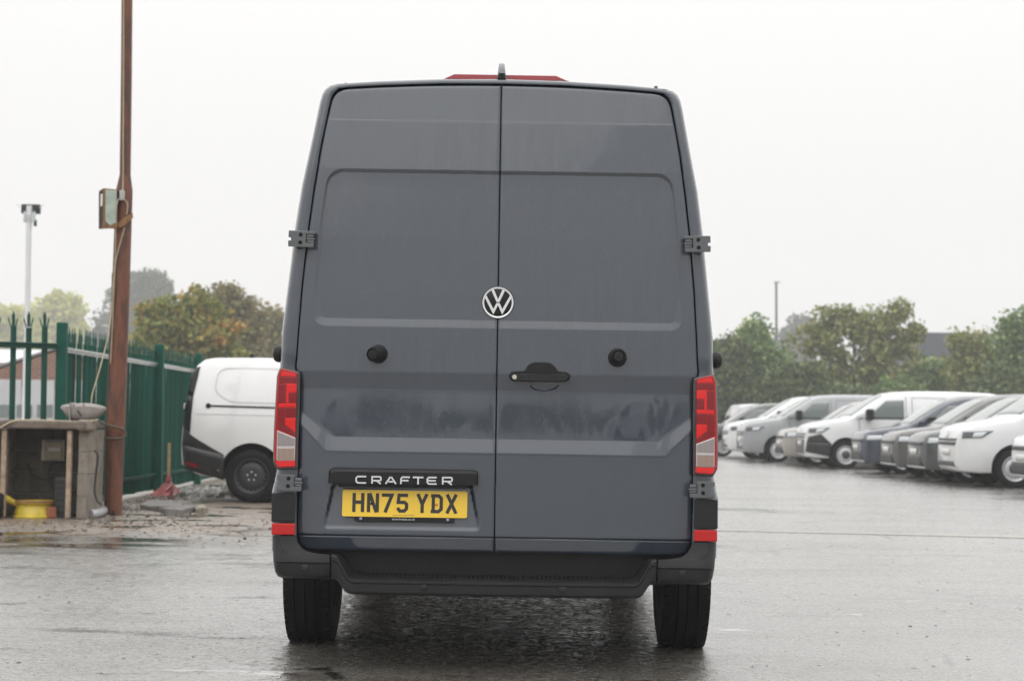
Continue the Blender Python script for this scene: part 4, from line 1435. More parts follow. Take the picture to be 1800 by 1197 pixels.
# vehicles across the yard behind the camera, seen as reflections in the grey van's doors
REF = 'vehicles parked across the yard, reflected in the grey van'
for (x, y, rz, pm, lab) in ((-17.5, -52, 0.06, M['white'], 'white van mirrored faintly in the left rear door'),
                            (8.0, -53, -0.05, M['white'], 'white van mirrored faintly in the right rear door'),
                            (15.2, -52, 0.25, M['pale_grey'], 'pale grey van mirrored near the right tail light')):
    c = copy_tree(van_white)
    shade_bodies(c, pm)
    c.location = (x, y, 0)
    c.rotation_euler = (0, 0, rz)
    tag(c, lab, 'van', REF)

# ---- the small white van on the left, seen from its side
M['white_left'] = paint('clean_white_paint', (0.72, 0.72, 0.72))
cad, sh = make_vehicle('compact', 'small_van', M['white_left'], rim='steel', rim_mat=M['dark_rim'], tailgate_dark=True)
sp = SPEC['compact']
cp = at_d(dr(441.6, 840)[0], 780, 20.9)
tag(cad, 'small white van with dark wrapped tail and steel wheels beside the green fence', 'van')
for s in (-1, 1):
    f = lambda x, z, s=s: sh.side(x, z, s, 0.005)
    b = MB()
    patch(b, f, ((3.96, 0.275), (4.46, 0.405), (4.49, 0.70), (3.96, 0.585)), 10, 4)
    patch(b, f, ((3.96, 0.585), (4.49, 0.70), (4.47, 0.92), (4.375, 0.815)), 10, 4)
    thick(b.build('bumper_wrap', M['wrap_black'], cad, world=False, smooth=60), 0.004)
    b = MB()
    patch(b, f, ((4.385, 0.84), (4.47, 0.92), (4.45, 1.30), (4.365, 1.30)), 5, 6)
    patch(b, f, ((4.365, 1.30), (4.45, 1.30), (4.40, 1.62), (4.305, 1.66)), 5, 6)
    thick(b.build('rear_lamp', M['gloss_black'], cad, world=False, smooth=60), 0.012)
    b = MB()
    patch(b, f, ((2.40, 1.145), (4.14, 1.168), (4.14, 1.188), (2.40, 1.165)), 14, 1)
    rail = thick(b.build('door_rail', M['plastic2'], cad, world=False, smooth=60), 0.008)
    q = sh.side(4.17, 1.178, s, 0.004)
    MB().lathe([(0.0, 0.012), (0.030, 0.012), (0.034, 0.0)], q, (0, s, 0), 16).build('rail_cap', M['plastic2'], rail, world=False, smooth=40)
    # pressed panel outline and body crease, their shade drawn in a greyer white
    b = MB()
    ol = rnd([(2.42, 1.64), (3.98, 1.645), (4.07, 1.60), (4.11, 1.36), (3.90, 1.23), (2.42, 1.215)], 0.10, 6)
    pts = ol + [ol[0]]
    for (a, c_) in zip(pts[:-1], pts[1:]):
        if a[0] < 2.44 and c_[0] < 2.44: continue
        L = max(math.hypot(c_[0] - a[0], c_[1] - a[1]), 1e-6)
        nx, nz = -(c_[1] - a[1]) / L * 0.007, (c_[0] - a[0]) / L * 0.007
        b.add([f(a[0] + nx, a[1] + nz), f(c_[0] + nx, c_[1] + nz), f(c_[0] - nx, c_[1] - nz), f(a[0] - nx, a[1] - nz)], [(0, 1, 2, 3)])
    thick(b.build('panel_crease', pmat('crease_shade_white', (0.60, 0.60, 0.60), 0.4) if s < 0 else bpy.data.materials['crease_shade_white'], cad, world=False), 0.002)
    b = MB()
    patch(b, f, ((2.40, 1.065), (4.32, 1.075), (4.32, 1.085), (2.40, 1.075)), 16, 1)
    thick(b.build('body_crease', bpy.data.materials['crease_shade_white'], cad, world=False), 0.002)
    # rear reflector
    b = MB()
    patch(b, lambda x, z, s=s: sh.side(x, z, s, 0.010), ((4.28, 0.42), (4.45, 0.46), (4.45, 0.50), (4.28, 0.465)), 5, 2)
    thick(b.build('reflector', M['lens_dark'], cad, world=False), 0.004)
ant = MB().prism([(3.70, -0.012, 1.79), (3.82, -0.012, 1.79), (3.80, -0.008, 1.86), (3.78, -0.008, 1.86)], [(3.70, 0.012, 1.79), (3.82, 0.012, 1.79), (3.80, 0.008, 1.86), (3.78, 0.008, 1.86)])
ant.build('antenna', M['plastic'], cad, world=False, bevel=0.003)
# tail hinges standing out of the rear outline
for z in (1.17, 0.72):
    MB().box((4.47 if z < 1 else 4.455, 0.72, z), (0.08, 0.10, 0.07)).build('rear_hinge', M['white_left'], cad, world=False, bevel=0.01)
off = Matrix.Rotation(math.pi, 3, 'Z') @ Vector((sp['axles'][1], sp['W'] / 2, 0))
cad.location = (cp.x - off.x, 20.9 - off.y, 0)
cad.rotation_euler = (0, 0, math.pi)
# ================================================================== LEFT SIDE: fence, gate, pole, block hut
M['green'] = pmat('green_coating', (0.003, 0.074, 0.052), 0.6, var=0.25, vscale=2.5, spec=0.2, bump=0.15, bscale=60)
M['green_gate'] = pmat('gate_green_coating', (0.004, 0.064, 0.046), 0.5, var=0.3, vscale=3, spec=0.3)
def pale_green():
    q = NT('pale_green_coating')
    oi = q.n('ShaderNodeObjectInfo')
    f = q.noise(q.coord((3, 3, 0.6)), 3.0, 4, 0.6)
    base = q.mix(oi.outputs['Random'], (0.002, 0.045, 0.031), (0.005, 0.100, 0.071))
    base = q.mix(q.math('MULTIPLY', q.rng(f, 0.5, 0.75), 0.5), base, (0.006, 0.045, 0.035))
    q.l(base, q.b.inputs['Base Color'])
    q.b.inputs['Roughness'].default_value = 0.6
    setin(q.b, 'Specular IOR Level', 0.2)
    return q.mat
M['pale'] = pale_green()
M['galv'] = pmat('galvanised', (0.55, 0.58, 0.58), 0.3, 0.1, coat=0.5, var=0.2, vscale=8)
def rust_mat():
    q = NT('rusty_steel')
    co = q.coord((1.6, 1.6, 0.28))
    a = q.noise(co, 8.0, 6, 0.7)
    b = q.noise(q.coord((2, 2, 0.25)), 9.0, 4, 0.6)
    c = q.noise(q.coord(), 60.0, 3, 0.6)
    base = q.ramp(a, [(0.30, (0.042, 0.022, 0.016)), (0.44, (0.095, 0.034, 0.020)), (0.56, (0.175, 0.058, 0.027)), (0.66, (0.085, 0.044, 0.030)), (0.78, (0.21, 0.085, 0.04))])
    sp = q.n('ShaderNodeSeparateXYZ')
    q.l(q.coord(), sp.inputs[0])
    olive = q.math('MULTIPLY', q.rng(b, 0.50, 0.62), q.rng(sp.outputs[0], 0.01, -0.05))
    base = q.mix(olive, base, (0.105, 0.088, 0.048))
    base = q.mix(q.math('MULTIPLY', q.rng(c, 0.62, 0.72), 0.5), base, (0.30, 0.15, 0.08))
    q.l(base, q.b.inputs['Base Color'])
    q.b.inputs['Roughness'].default_value = 0.55
    q.l(q.bump(c, 0.4, 0.004), q.b.inputs['Normal'])
    return q.mat
M['rust'] = rust_mat()
def concrete_mat(name, lo, hi, sc=5.0, green=True):
    q = NT(name)
    co = q.coord()
    a = q.noise(co, sc, 5, 0.65)
    d = q.noise(q.coord((3, 3, 0.4)), sc, 4, 0.6)
    base = q.ramp(a, [(0.3, lo), (0.7, hi)])
    base = q.mix(q.math('MULTIPLY', q.rng(d, 0.55, 0.72), 0.6), base, tuple(c * 0.42 for c in lo))
    if green:
        base = q.mix(q.math('MULTIPLY', q.rng(q.noise(co, 2.2, 3), 0.55, 0.7), 0.35), base, (0.12, 0.12, 0.055))
    q.l(base, q.b.inputs['Base Color'])
    q.b.inputs['Roughness'].default_value = 0.85
    q.l(q.bump(q.noise(co, 70.0, 3), 0.5, 0.006), q.b.inputs['Normal'])
    return q.mat
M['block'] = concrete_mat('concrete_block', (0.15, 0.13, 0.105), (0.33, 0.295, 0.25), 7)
M['block_dark'] = concrete_mat('old_shaded_block', (0.040, 0.034, 0.027), (0.115, 0.10, 0.075), 6)  # weathered, and darker still: the hut's inside shade is in the colour
M['slab'] = concrete_mat('stained_slab', (0.085, 0.068, 0.055), (0.22, 0.18, 0.15), 7)
M['mortar'] = concrete_mat('mortar', (0.16, 0.14, 0.115), (0.25, 0.225, 0.19), 9, False)
M['wood'] = pmat('weathered_wood', (0.36, 0.27, 0.20), 0.8, var=0.35, vscale=14, bump=0.4, bscale=90)
M['cable'] = pmat('cable_black', (0.015, 0.015, 0.015), 0.5)
M['cable_cream'] = pmat('cable_cream', (0.40, 0.33, 0.22), 0.6, var=0.2)
M['grey_lamp'] = pmat('lamp_shell', (0.30, 0.27, 0.25), 0.5, var=0.18, vscale=9, bump=0.3, bscale=90)
M['meter'] = pmat('meter_case', (0.24, 0.20, 0.13), 0.5, var=0.25, vscale=12)
M['meter_pale'] = pmat('meter_frame', (0.42, 0.41, 0.38), 0.5, var=0.15)
M['yellow'] = pmat('yellow_paint', (0.62, 0.47, 0.045), 0.45, var=0.15, vscale=9, coat=0.4)
M['rust_flat'] = pmat('rust_edge', (0.22, 0.11, 0.04), 0.7, var=0.35, vscale=20)
M['red_tool'] = pmat('red_tool_paint', (0.30, 0.022, 0.020), 0.35, var=0.3, vscale=12, coat=0.6)
M['handle_wood'] = pmat('handle_wood', (0.52, 0.34, 0.18), 0.6, var=0.2, vscale=20)
M['pipe'] = pmat('grey_pipe', (0.40, 0.40, 0.41), 0.4, var=0.2)
M['white_post'] = pmat('white_post', (0.70, 0.71, 0.74), 0.4, var=0.05)
M['black_metal'] = pmat('black_metal', (0.02, 0.021, 0.022), 0.45, var=0.2)

def lean_top(base, h):
    """true upright beside ground that falls to the right: top of a post of height h standing at base"""
    return base + Vector((-0.012 * h, 0, h))

# ---- palisade fence running away from the camera
FA, FB, FC = Vector((-4.76, 18.1, 0)), Vector((-4.80, 23.35, 0)), Vector((-4.98, 36.0, 0))
fence = empty('palisade_fence', FA.copy(), 'long dark green steel palisade fence running back behind the rusty pole', 'fence')
def fpt(Y):
    if Y < FB.y:
        t = (Y - FA.y) / (FB.y - FA.y); return FA.lerp(FB, t)
    t = (Y - FB.y) / (FC.y - FB.y); return FB.lerp(FC, t)
def pale_mesh(n_spikes=3, hgt=2.0, w=0.094):
    """W section pale along z, width along x, pressed depth along y; the head splays in three points"""
    mb = MB()
    prof = [(-w / 2, 0.0), (-w / 2 + 0.012, 0.012), (-0.012, 0.012), (0, 0.024), (0.012, 0.012), (w / 2 - 0.012, 0.012), (w / 2, 0.0)]
    zs = [0.04, hgt - 0.16]
    rows = [[Vector((x, -y, z)) for x, y in prof] + [Vector((x, -y + 0.004, z)) for x, y in reversed(prof)] for z in zs]
    mb.grid(rows, wrap=True)
    def tip(x0, x1, dx, dy, h):
        c = (x0 + x1) / 2
        f = [Vector((x0, -0.012, hgt - 0.16)), Vector((x1, -0.012, hgt - 0.16)), Vector((x1 + dx, -0.012 - dy, hgt - 0.16 + h * 0.72)), Vector((c + dx * 1.25, -0.012 - dy * 1.3, hgt - 0.16 + h)), Vector((x0 + dx, -0.012 - dy, hgt - 0.16 + h * 0.72))]
        mb.prism(f, [p + Vector((0, 0.006, 0)) for p in f])
    tip(-0.017, 0.017, 0, 0.0, 0.17)
    sp_ = 1.0 if n_spikes == 3 else 0.25
    tip(-w / 2, -0.018, -0.020 * sp_, 0.012 * sp_, 0.105)
    tip(0.018, w / 2, 0.020 * sp_, 0.012 * sp_, 0.105)
    return mb
pale0 = pale_mesh(1).build('pale', M['pale'], None)
pale_me = pale0.data
bpy.data.objects.remove(pale0)
Y = FA.y + 0.14
while Y < 35.9:
    p = fpt(Y)
    o = bpy.data.objects.new('pale', pale_me)
    COL.objects.link(o)
    o.parent = fence
    o.location = p - FA + Vector((-0.085, 0, random.uniform(-0.006, 0.006)))
    o.rotation_euler = (random.uniform(-0.006, 0.006), -0.012, R(90) + 0.012)
    Y += 0.140
posts = [18.1, 23.35, 26.5, 29.6, 32.7, 35.8]
for i, yy in enumerate(posts):
    p = fpt(yy)
    w = 0.11 if i else 0.10
    MB().prism([p + Vector((-0.045, -w / 2, 0)), p + Vector((0.06, -w / 2, 0)), p + Vector((0.06, w / 2, 0)), p + Vector((-0.045, w / 2, 0))],
               [lean_top(p + Vector(v), 2.02) for v in ((-0.045, -w / 2, 0), (0.06, -w / 2, 0), (0.06, w / 2, 0), (-0.045, w / 2, 0))]).build('post', M['green'], fence, bevel=0.012)
for i in range(len(posts) - 1):
    a, b = fpt(posts[i] + 0.06), fpt(posts[i + 1] - 0.06)
    for z, m in ((1.74, 'galv'), (0.24, 'green')):
        q = MB()
        f = lambda p, dx, dz: p + Vector((dx - 0.012 * z, 0, z + dz))
        L_ = [(-0.052, 0.022), (-0.008, 0.027), (-0.004, 0.022), (-0.012, 0.002), (-0.030, 0.0), (-0.032, -0.024), (-0.050, -0.024)]
        q.prism([f(a, *v) for v in L_], [f(b, *v) for v in L_])
        r_ = q.build('rail', M['galv'] if z > 1 else M['green'], fence)

# ---- gate leaf at the far left, seen face on
G0 = at(-60, 605, 18.0)
gate = empty('palisade_gate', (G0.x, 18.0, 0), 'dark green palisade gate leaf with three pointed pales behind the block hut', 'gate')
gp_me = pale_mesh(3, 2.12, 0.062)
gp0 = gp_me.build('pale', M['green_gate'], None); gme = gp0.data; bpy.data.objects.remove(gp0)
for px in (-62, -34, -5, 23.5, 51.5, 79):
    b = at(px, 700, 18.0)
    o = bpy.data.objects.new('pale', gme)
    COL.objects.link(o)
    o.parent = gate
    o.location = (b.x - G0.x, 0, 0)
    o.rotation_euler = (0, -0.012 + random.uniform(-0.004, 0.004), random.uniform(-0.1, 0.1))
a, b = at(-80, 602, 17.96), at(101, 608, 17.96)
q = MB()
q.prism([a + Vector((0, -0.06, 0.02)), a + Vector((0, 0.0, 0.03)), a + Vector((0, 0.0, -0.035)), a + Vector((0, -0.01, -0.035)), a + Vector((0, -0.014, 0.01))],
        [b + Vector((0, -0.06, 0.02)), b + Vector((0, 0.0, 0.03)), b + Vector((0, 0.0, -0.035)), b + Vector((0, -0.01, -0.035)), b + Vector((0, -0.014, 0.01))])
q.build('rail', M['green_gate'], gate)
tie = at(50, 575, 17.94)
MB().box(tie, (0.085, 0.03, 0.012), Matrix.Rotation(0.05, 3, 'Y')).build('cable_tie', M['pipe'], gate)

# ---- block hut holding the meters
HY = 17.2
hb0 = gnd(126, 915)
hut = empty('block_hut', (hb0.x, HY, 0), 'low open concrete block hut with stained top slab holding electric meters', 'hut')
def hp_(px, py, dy=0.0): return at(px, py, HY + dy)
zt = hp_(70, 754).z
xR0, xR1 = hp_(127, 850).x, hp_(154, 850).x
xL = hp_(8, 850).x
bk_h = (zt) / 4.0
# right pier of four stacked blocks, two deep
for k in range(4):
    for j, (y0, y1) in enumerate(((0.0, 0.33), (0.34, 0.66))):
        jit = random.uniform(-0.006, 0.006)
        MB().box(((xR0 + 0.05 + xR1) / 2 + jit, HY + (y0 + y1) / 2, bk_h * (k + 0.5)), (xR1 - xR0 - 0.05, y1 - y0 - 0.003, bk_h - 0.006)).build('block', M['block'], hut, bevel=0.008)
MB().box(((xR0 + 0.05 + xR1) / 2, HY + 0.33, zt / 2), (xR1 - xR0 - 0.058, 0.652, zt - 0.01)).build('mortar', M['mortar'], hut)
# the door frame boards either side of the opening
for px, w, m in ((122.5, 0.045, 'wood'), (8.0, 0.05, 'wood')):
    c = hp_(px, 840)
    MB().box((c.x, HY - 0.03, zt / 2), (w, 0.06, zt - 0.02)).build('frame_board', M[m], hut, bevel=0.004)
c = hp_(-4, 718 + 70)
MB().box((c.x - 0.02, HY - 0.045, 0.70), (0.09, 0.02, 0.42)).build('meter_board', M['meter_pale'], hut, bevel=0.004)
for k in range(4):
    MB().box((hp_(-12, 850).x - 0.06, HY + 0.3, bk_h * (k + 0.5)), (0.22, 0.6, bk_h - 0.012)).build('block', M['block'], hut, bevel=0.008)
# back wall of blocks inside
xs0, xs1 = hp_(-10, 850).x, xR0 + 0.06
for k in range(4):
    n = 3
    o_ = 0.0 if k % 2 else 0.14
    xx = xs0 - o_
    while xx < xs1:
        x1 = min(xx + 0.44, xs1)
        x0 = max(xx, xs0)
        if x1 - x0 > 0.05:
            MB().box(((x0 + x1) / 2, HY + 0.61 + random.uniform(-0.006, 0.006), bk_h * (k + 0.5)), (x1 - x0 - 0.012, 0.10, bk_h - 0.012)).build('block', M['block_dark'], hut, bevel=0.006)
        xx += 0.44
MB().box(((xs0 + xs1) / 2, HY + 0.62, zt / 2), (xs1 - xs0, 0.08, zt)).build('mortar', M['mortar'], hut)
# top slab
sl0, sl1 = hp_(-40, 745), hp_(163, 748)
MB().box(((sl0.x + sl1.x) / 2 - 0.02, HY + 0.30, zt + 0.045), (sl1.x - sl0.x - 0.04, 0.80, 0.085)).build('top_slab', M['slab'], hut, bevel=0.018)
c = hp_(152, 751)
MB().box((c.x, HY + 0.02, zt + 0.045), (0.17, 0.22, 0.115), Matrix.Rotation(0.15, 3, 'Z')).build('corner_block', M['block'], hut, bevel=0.03, seg=3)

def thing_mesh(mb, name, mat, label, cat, **kw):
    o = mb.build(name, mat, None, **kw)
    return tag(o, label, cat)
# meter box and its cables
c = hp_(95.5, 791, 0.50)
mt = empty('meter_box', (c.x, c.y, c.z), 'small brown electric meter box fixed inside the block hut', 'meter')
MB().box((c.x, c.y, c.z), (0.235, 0.12, 0.215)).build('case', M['meter_pale'], mt, bevel=0.01)
MB().box((c.x + 0.008, c.y - 0.065, c.z), (0.185, 0.03, 0.19)).build('cover', M['meter'], mt, bevel=0.008)
MB().box((c.x + 0.02, c.y - 0.082, c.z + 0.01), (0.12, 0.006, 0.035)).build('meter_window', M['meter_pale'], mt)
def arc(pts, n=8):
    """smooth path through points"""
    P = [Vector(p) for p in pts]
    P = [P[0]] + P + [P[-1]]
    out = []
    for i in range(1, len(P) - 2):
        for k in range(n):
            t = k / n
            a, b, c, d = P[i - 1], P[i], P[i + 1], P[i + 2]
            out.append(0.5 * ((2 * b) + (c - a) * t + (2 * a - 5 * b + 4 * c - d) * t * t + (3 * b - a - 3 * c + d) * t ** 3))
    out.append(P[-2])
    return out
thing_mesh(MB().tube(arc([hp_(48, 815, 0.5), hp_(58, 835, 0.45), hp_(80, 842, 0.45), hp_(100, 833, 0.45), hp_(108, 815, 0.45)]), 0.011, 6), 'hanging_cable', M['cable'], 'black cable sagging in a loop below the meter box', 'cable', smooth=180)
thing_mesh(MB().tube(arc([hp_(92, 808, 0.48), hp_(86, 830, 0.42), hp_(87, 850, 0.42), hp_(95, 866, 0.40)]), 0.012, 6), 'hanging_cable', M['cable'], 'black cable dropping from the meter box towards the slotted metal box', 'cable', smooth=180)
# slotted black box standing in the hut
b0 = hp_(108, 912, 0.22)
sb = empty('slotted_box', (b0.x, b0.y, 0), 'tall slotted black metal box standing inside the block hut', 'box')
MB().box((b0.x, b0.y, 0.205), (0.115, 0.16, 0.41)).build('case', M['black_metal'], sb, bevel=0.006)
for k in range(6):
    MB().box((b0.x, b0.y - 0.083, 0.06 + k * 0.06), (0.085, 0.012, 0.022)).build('slot', M['plastic2'], sb)
# yellow wheel rim lying on its side
w0 = hp_(50, 914, -0.02)
yr = empty('wheel_rim', (w0.x, w0.y + 0.21, 0.0), 'yellow steel wheel rim lying flat at the mouth of the block hut', 'wheel rim')
c0 = Vector((w0.x, w0.y + 0.21, 0.0))
MB().lathe([(0.178, 0.10), (0.185, 0.03), (0.205, 0.0), (0.218, 0.004), (0.218, 0.018), (0.200, 0.026), (0.196, 0.075), (0.184, 0.095), (0.184, 0.125), (0.202, 0.140), (0.214, 0.150), (0.214, 0.165), (0.198, 0.172), (0.188, 0.16), (0.17, 0.12)], c0, (0, 0, 1), 40).build('barrel', M['yellow'], yr, smooth=35)
MB().lathe([(0.2145, 0.152), (0.2165, 0.160), (0.2145, 0.168), (0.20, 0.175), (0.192, 0.170)], c0, (0, 0, 1), 40).build('rusty_lip', M['rust_flat'], yr, smooth=40)
# yellow handle bar and the wheel of a trolley beside it
a_, b_ = hp_(-6, 868, -0.05), hp_(30, 886, 0.10)
tr = empty('trolley', (hp_(0, 912, 0).x - 0.05, HY, 0), 'trolley with yellow bar and black tyre at the left end of the hut', 'trolley')
MB().tube([a_, b_], [0.045, 0.030], 10).build('frame_bar', M['yellow'], tr, smooth=40)
c = hp_(1, 893, -0.04)
MB().lathe([(0.05, -0.045), (0.105, -0.05), (0.128, -0.025), (0.128, 0.025), (0.105, 0.05), (0.05, 0.045)], (c.x - 0.02, c.y, 0.129), (1, 0.25, 0), 28).build('tyre', M['tyre'], tr, smooth=35)
# orange brown brick bit beside the rim
bb = hp_(90, 908, 0.12)
thing_mesh(MB().box((bb.x, bb.y, 0.055), (0.10, 0.12, 0.11), Matrix.Rotation(0.3, 3, 'Z')), 'brick', pmat('brick_red', (0.28, 0.10, 0.05), 0.8, var=0.3, bump=0.4), 'broken orange brick beside the yellow rim', 'brick', bevel=0.012)

# ---- street lamp head lying on the slab
lz = zt + 0.09
l0, l1 = hp_(103, 735, 0.1), hp_(183, 735, 0.1)
lx0, lx1 = l0.x, l1.x
lh = empty('lamp_head', ((lx0 + lx1) / 2, HY + 0.16, lz), 'old grey street lamp head lying upside down on the hut slab', 'lamp')
L_ = lx1 - lx0
rows_ = []
for t, z0, z1, hw_ in ((0.0, 0.125, 0.135, 0.012), (0.05, 0.105, 0.155, 0.05), (0.16, 0.045, 0.165, 0.09), (0.30, 0.0, 0.175, 0.115), (0.55, 0.0, 0.18, 0.125), (0.66, 0.008, 0.178, 0.125), (0.82, 0.03, 0.165, 0.11), (0.95, 0.085, 0.15, 0.07), (1.0, 0.115, 0.135, 0.02)):
    x = lx0 + t * L_
    cy = HY + 0.16
    r = []
    for k in range(14):
        a = 2 * math.pi * k / 14
        sx, sz = math.cos(a), math.sin(a)
        sx = math.copysign(abs(sx) ** 0.6, sx); sz = math.copysign(abs(sz) ** 0.6, sz)
        wz = 0.75 + 0.25 * (sz * 0.5 + 0.5)
        r.append(Vector((x, cy + hw_ * sx * wz, lz + (z0 + z1) / 2 + (z1 - z0) / 2 * sz)))
    rows_.append(r)
mb = MB().grid(rows_, wrap=True)
mb.add(rows_[0], [tuple(range(14))]); mb.add(rows_[-1], [tuple(range(14))])
mb.build('shell', M['grey_lamp'], lh, smooth=35)
rb = MB()
for t in (0.27, 0.64):
    x = lx0 + t * L_
    rb.box((x, HY + 0.16, lz + 0.09), (0.012, 0.262, 0.20))
MB().box((lx0 + 0.27 * L_, HY + 0.16, lz + 0.088), (0.012, 0.236, 0.186)).build('band', M['grey_lamp'], lh, bevel=0.004)
for (t, z) in ((0.36, 0.16), (0.46, 0.10), (0.49, 0.08), (0.52, 0.06), (0.58, 0.165)):
    MB().box((lx0 + t * L_, HY + 0.036, lz + z - 0.005), (0.014, 0.008, 0.016), Matrix.Rotation(0.5, 3, 'Y')).build('scuff_hole', M['rubber'], lh)

# ---- rusty swaged pole
PY = 17.95
pb, pj, pj2, pt_ = at(198.5, 899, PY), at(218, 348, PY), at(220, 308, PY), at(223.5, -40, PY)
pb.z = -0.02
pole = empty('rusty_pole', (pb.x, PY, 0), 'tall rusty brown steel pole beside the block hut', 'pole')
MB().tube([pb, at(203, 740, PY), at(212, 520, PY), pj], [0.090, 0.102, 0.094, 0.088], 20).build('lower_shaft', M['rust'], pole, smooth=50)
MB().tube([pj + Vector((0, 0, 0.001)), pj.lerp(pj2, 0.35), pj.lerp(pj2, 0.9), pj2], [0.0885, 0.086, 0.062, 0.0585], 20).build('swage', M['rust'], pole, smooth=50)
MB().tube([pj2 + Vector((0, 0, 0.001)), at(222, 150, PY), pt_, pt_ + (pt_ - pj2) * 0.3], 0.058, 18).build('upper_shaft', M['rust'], pole, smooth=50)
# rectangular back plate giving the lower shaft its flat left edge
MB().tube([at(187, 888, PY - 0.06), at(189, 740, PY - 0.06), at(196, 560, PY - 0.07), at(198.5, 480, PY - 0.07)], 0.012, 6).build('conduit', M['cable'], pole, smooth=180)
# switch box on the pole
bx = empty('switch_box', at(190, 368, PY - 0.12), 'rusty switch box with a pale green panel strapped to the pole', 'switch box')
def bp2(px, py, d): return at(px, py, PY + d)
q = [(174, 336), (182, 331), (206, 333.5), (206, 402.5), (190, 402), (173.5, 403)]
MB().prism([bp2(a, b, -0.16) for a, b in q], [bp2(a, b, 0.04) for a, b in q]).build('case', M['rust_flat'], bx, bevel=0.006)
q = [(185.5, 334), (205, 335.5), (204.5, 391), (194, 397), (185, 389)]
MB().prism([bp2(a, b, -0.166) for a, b in q], [bp2(a, b, -0.15) for a, b in q]).build('green_panel', pmat('pale_green_panel', (0.36, 0.43, 0.37), 0.5, var=0.2, vscale=12), bx, bevel=0.004)
q = [(173.8, 337), (181, 333), (180.5, 398), (173.5, 402.5)]
MB().prism([bp2(a, b, -0.164) for a, b in q], [bp2(a, b, -0.15) for a, b in q]).build('side_plate', pmat('dark_plate', (0.035, 0.03, 0.028), 0.6, var=0.4, vscale=15), bx)
q = [(176.8, 341.5), (180.6, 341), (180, 362), (176.5, 363.5)]
MB().prism([bp2(a, b, -0.170) for a, b in q], [bp2(a, b, -0.16) for a, b in q]).build('paper_label', M['print_white'], bx)
q = [(205, 392), (220, 382), (233, 373.5), (234, 383), (222, 395), (208, 403)]
MB().prism([bp2(a, b, -0.13) for a, b in q], [bp2(a, b, 0.10) for a, b in q]).build('strap', M['rust_flat'], bx, bevel=0.006)
q = [(203.5, 334), (209, 337), (208.5, 351), (203.5, 351)]
MB().prism([bp2(a, b, -0.15) for a, b in q], [bp2(a, b, 0.0) for a, b in q]).build('bracket', M['rubber'], bx)
# insulator and cables
c0 = bp2(214.5, 344, -0.13)
ins = MB().lathe([(0.0, -0.055), (0.026, -0.05), (0.031, -0.03), (0.027, -0.015), (0.031, 0.0), (0.027, 0.018), (0.031, 0.035), (0.024, 0.052), (0.0, 0.055)], c0, (0, 0, 1), 16)
thing_mesh(ins, 'insulator', M['meter_pale'], 'pale ribbed cable gland on the rusty pole beside the switch box', 'insulator', smooth=40)
def cable(pts, r, mat, label):
    return thing_mesh(MB().tube(arc([bp2(*p) for p in pts]), r, 6), 'cable', M[mat], label, 'cable', smooth=180)
cable([(217.5, -30, -0.075), (217, 150, -0.075), (216.5, 260, -0.075), (216.3, 320, -0.09), (215.5, 338, -0.12)], 0.008, 'cable_cream', 'cream cable running up the front of the rusty pole to the sky')
cable([(218, 350, -0.12), (224, 358, -0.12), (223.5, 372, -0.12), (222, 378, -0.12)], 0.007, 'cable_cream', 'short cream cable looped right of the pale gland')
cable([(209.5, 349, -0.13), (205.5, 360, -0.18), (203.5, 400, -0.15), (202, 470, -0.10), (198, 560, -0.10), (194, 640, -0.11)], 0.007, 'cable_cream', 'thin cream cable hugging the left edge of the rusty pole')
cable([(219, 400, -0.10), (208, 440, -0.11), (201.5, 470, -0.12), (196, 540, -0.14), (190, 590, -0.30), (175, 650, -0.5), (163, 690, -0.58), (160.5, 709, -0.60)], 0.007, 'cable_cream', 'cream cable hanging from the pole down to the old lamp head')
# cable wound round the pole and across the slab
loop = [hp_(0, 752, -0.12), hp_(25, 740, -0.10), hp_(60, 738.5, -0.05), hp_(110, 740, -0.05), hp_(150, 741, -0.05), hp_(172, 738, -0.1)]
thing_mesh(MB().tube(arc(loop), 0.010, 6), 'cable', M['cable_cream'], 'dirty cable lying along the front edge of the hut slab', 'cable', smooth=180)
lp = [hp_(172, 739, -0.05), bp2(190, 747, -0.30), bp2(213, 753, -0.13), bp2(221, 763, -0.09), bp2(216, 769, -0.10), bp2(200, 771, -0.12), bp2(182, 769, -0.1)]
thing_mesh(MB().tube(arc(lp), 0.012, 7), 'cable', pmat('cable_brown', (0.09, 0.075, 0.055), 0.6), 'brown cable tied in a loop round the rusty pole', 'cable', smooth=180)
lp = [hp_(166, 792, -0.03), hp_(172, 800, -0.03), hp_(169, 830, -0.03), hp_(166, 860, -0.03), hp_(171, 880, -0.03), hp_(178, 886, -0.04)]
thing_mesh(MB().tube(arc(lp), 0.012, 7), 'cable', M['cable'], 'black cable running down the right pier of the hut', 'cable', smooth=180)
# bent grey pipe on the ground
def gg(px, py, z): return gnd(px, py) + Vector((0, 0, z))
lp = [gg(158, 911, 0.045), gg(170, 910, 0.045), gg(182, 906, 0.05), gg(191, 900, 0.055), gg(194, 893, 0.06)]
thing_mesh(MB().tube(arc(lp), 0.046, 12), 'bent_pipe', M['pipe'], 'bent grey plastic pipe lying at the foot of the pole', 'pipe', smooth=50)
lp = [gg(150, 908, 0.03), gg(165, 893, 0.16), gg(176, 890, 0.15), gg(186, 900, 0.08), gg(202, 908, 0.03)]
thing_mesh(MB().tube(arc(lp), 0.013, 6), 'cable', M['cable'], 'black cable coiled over the bent grey pipe', 'cable', smooth=180)

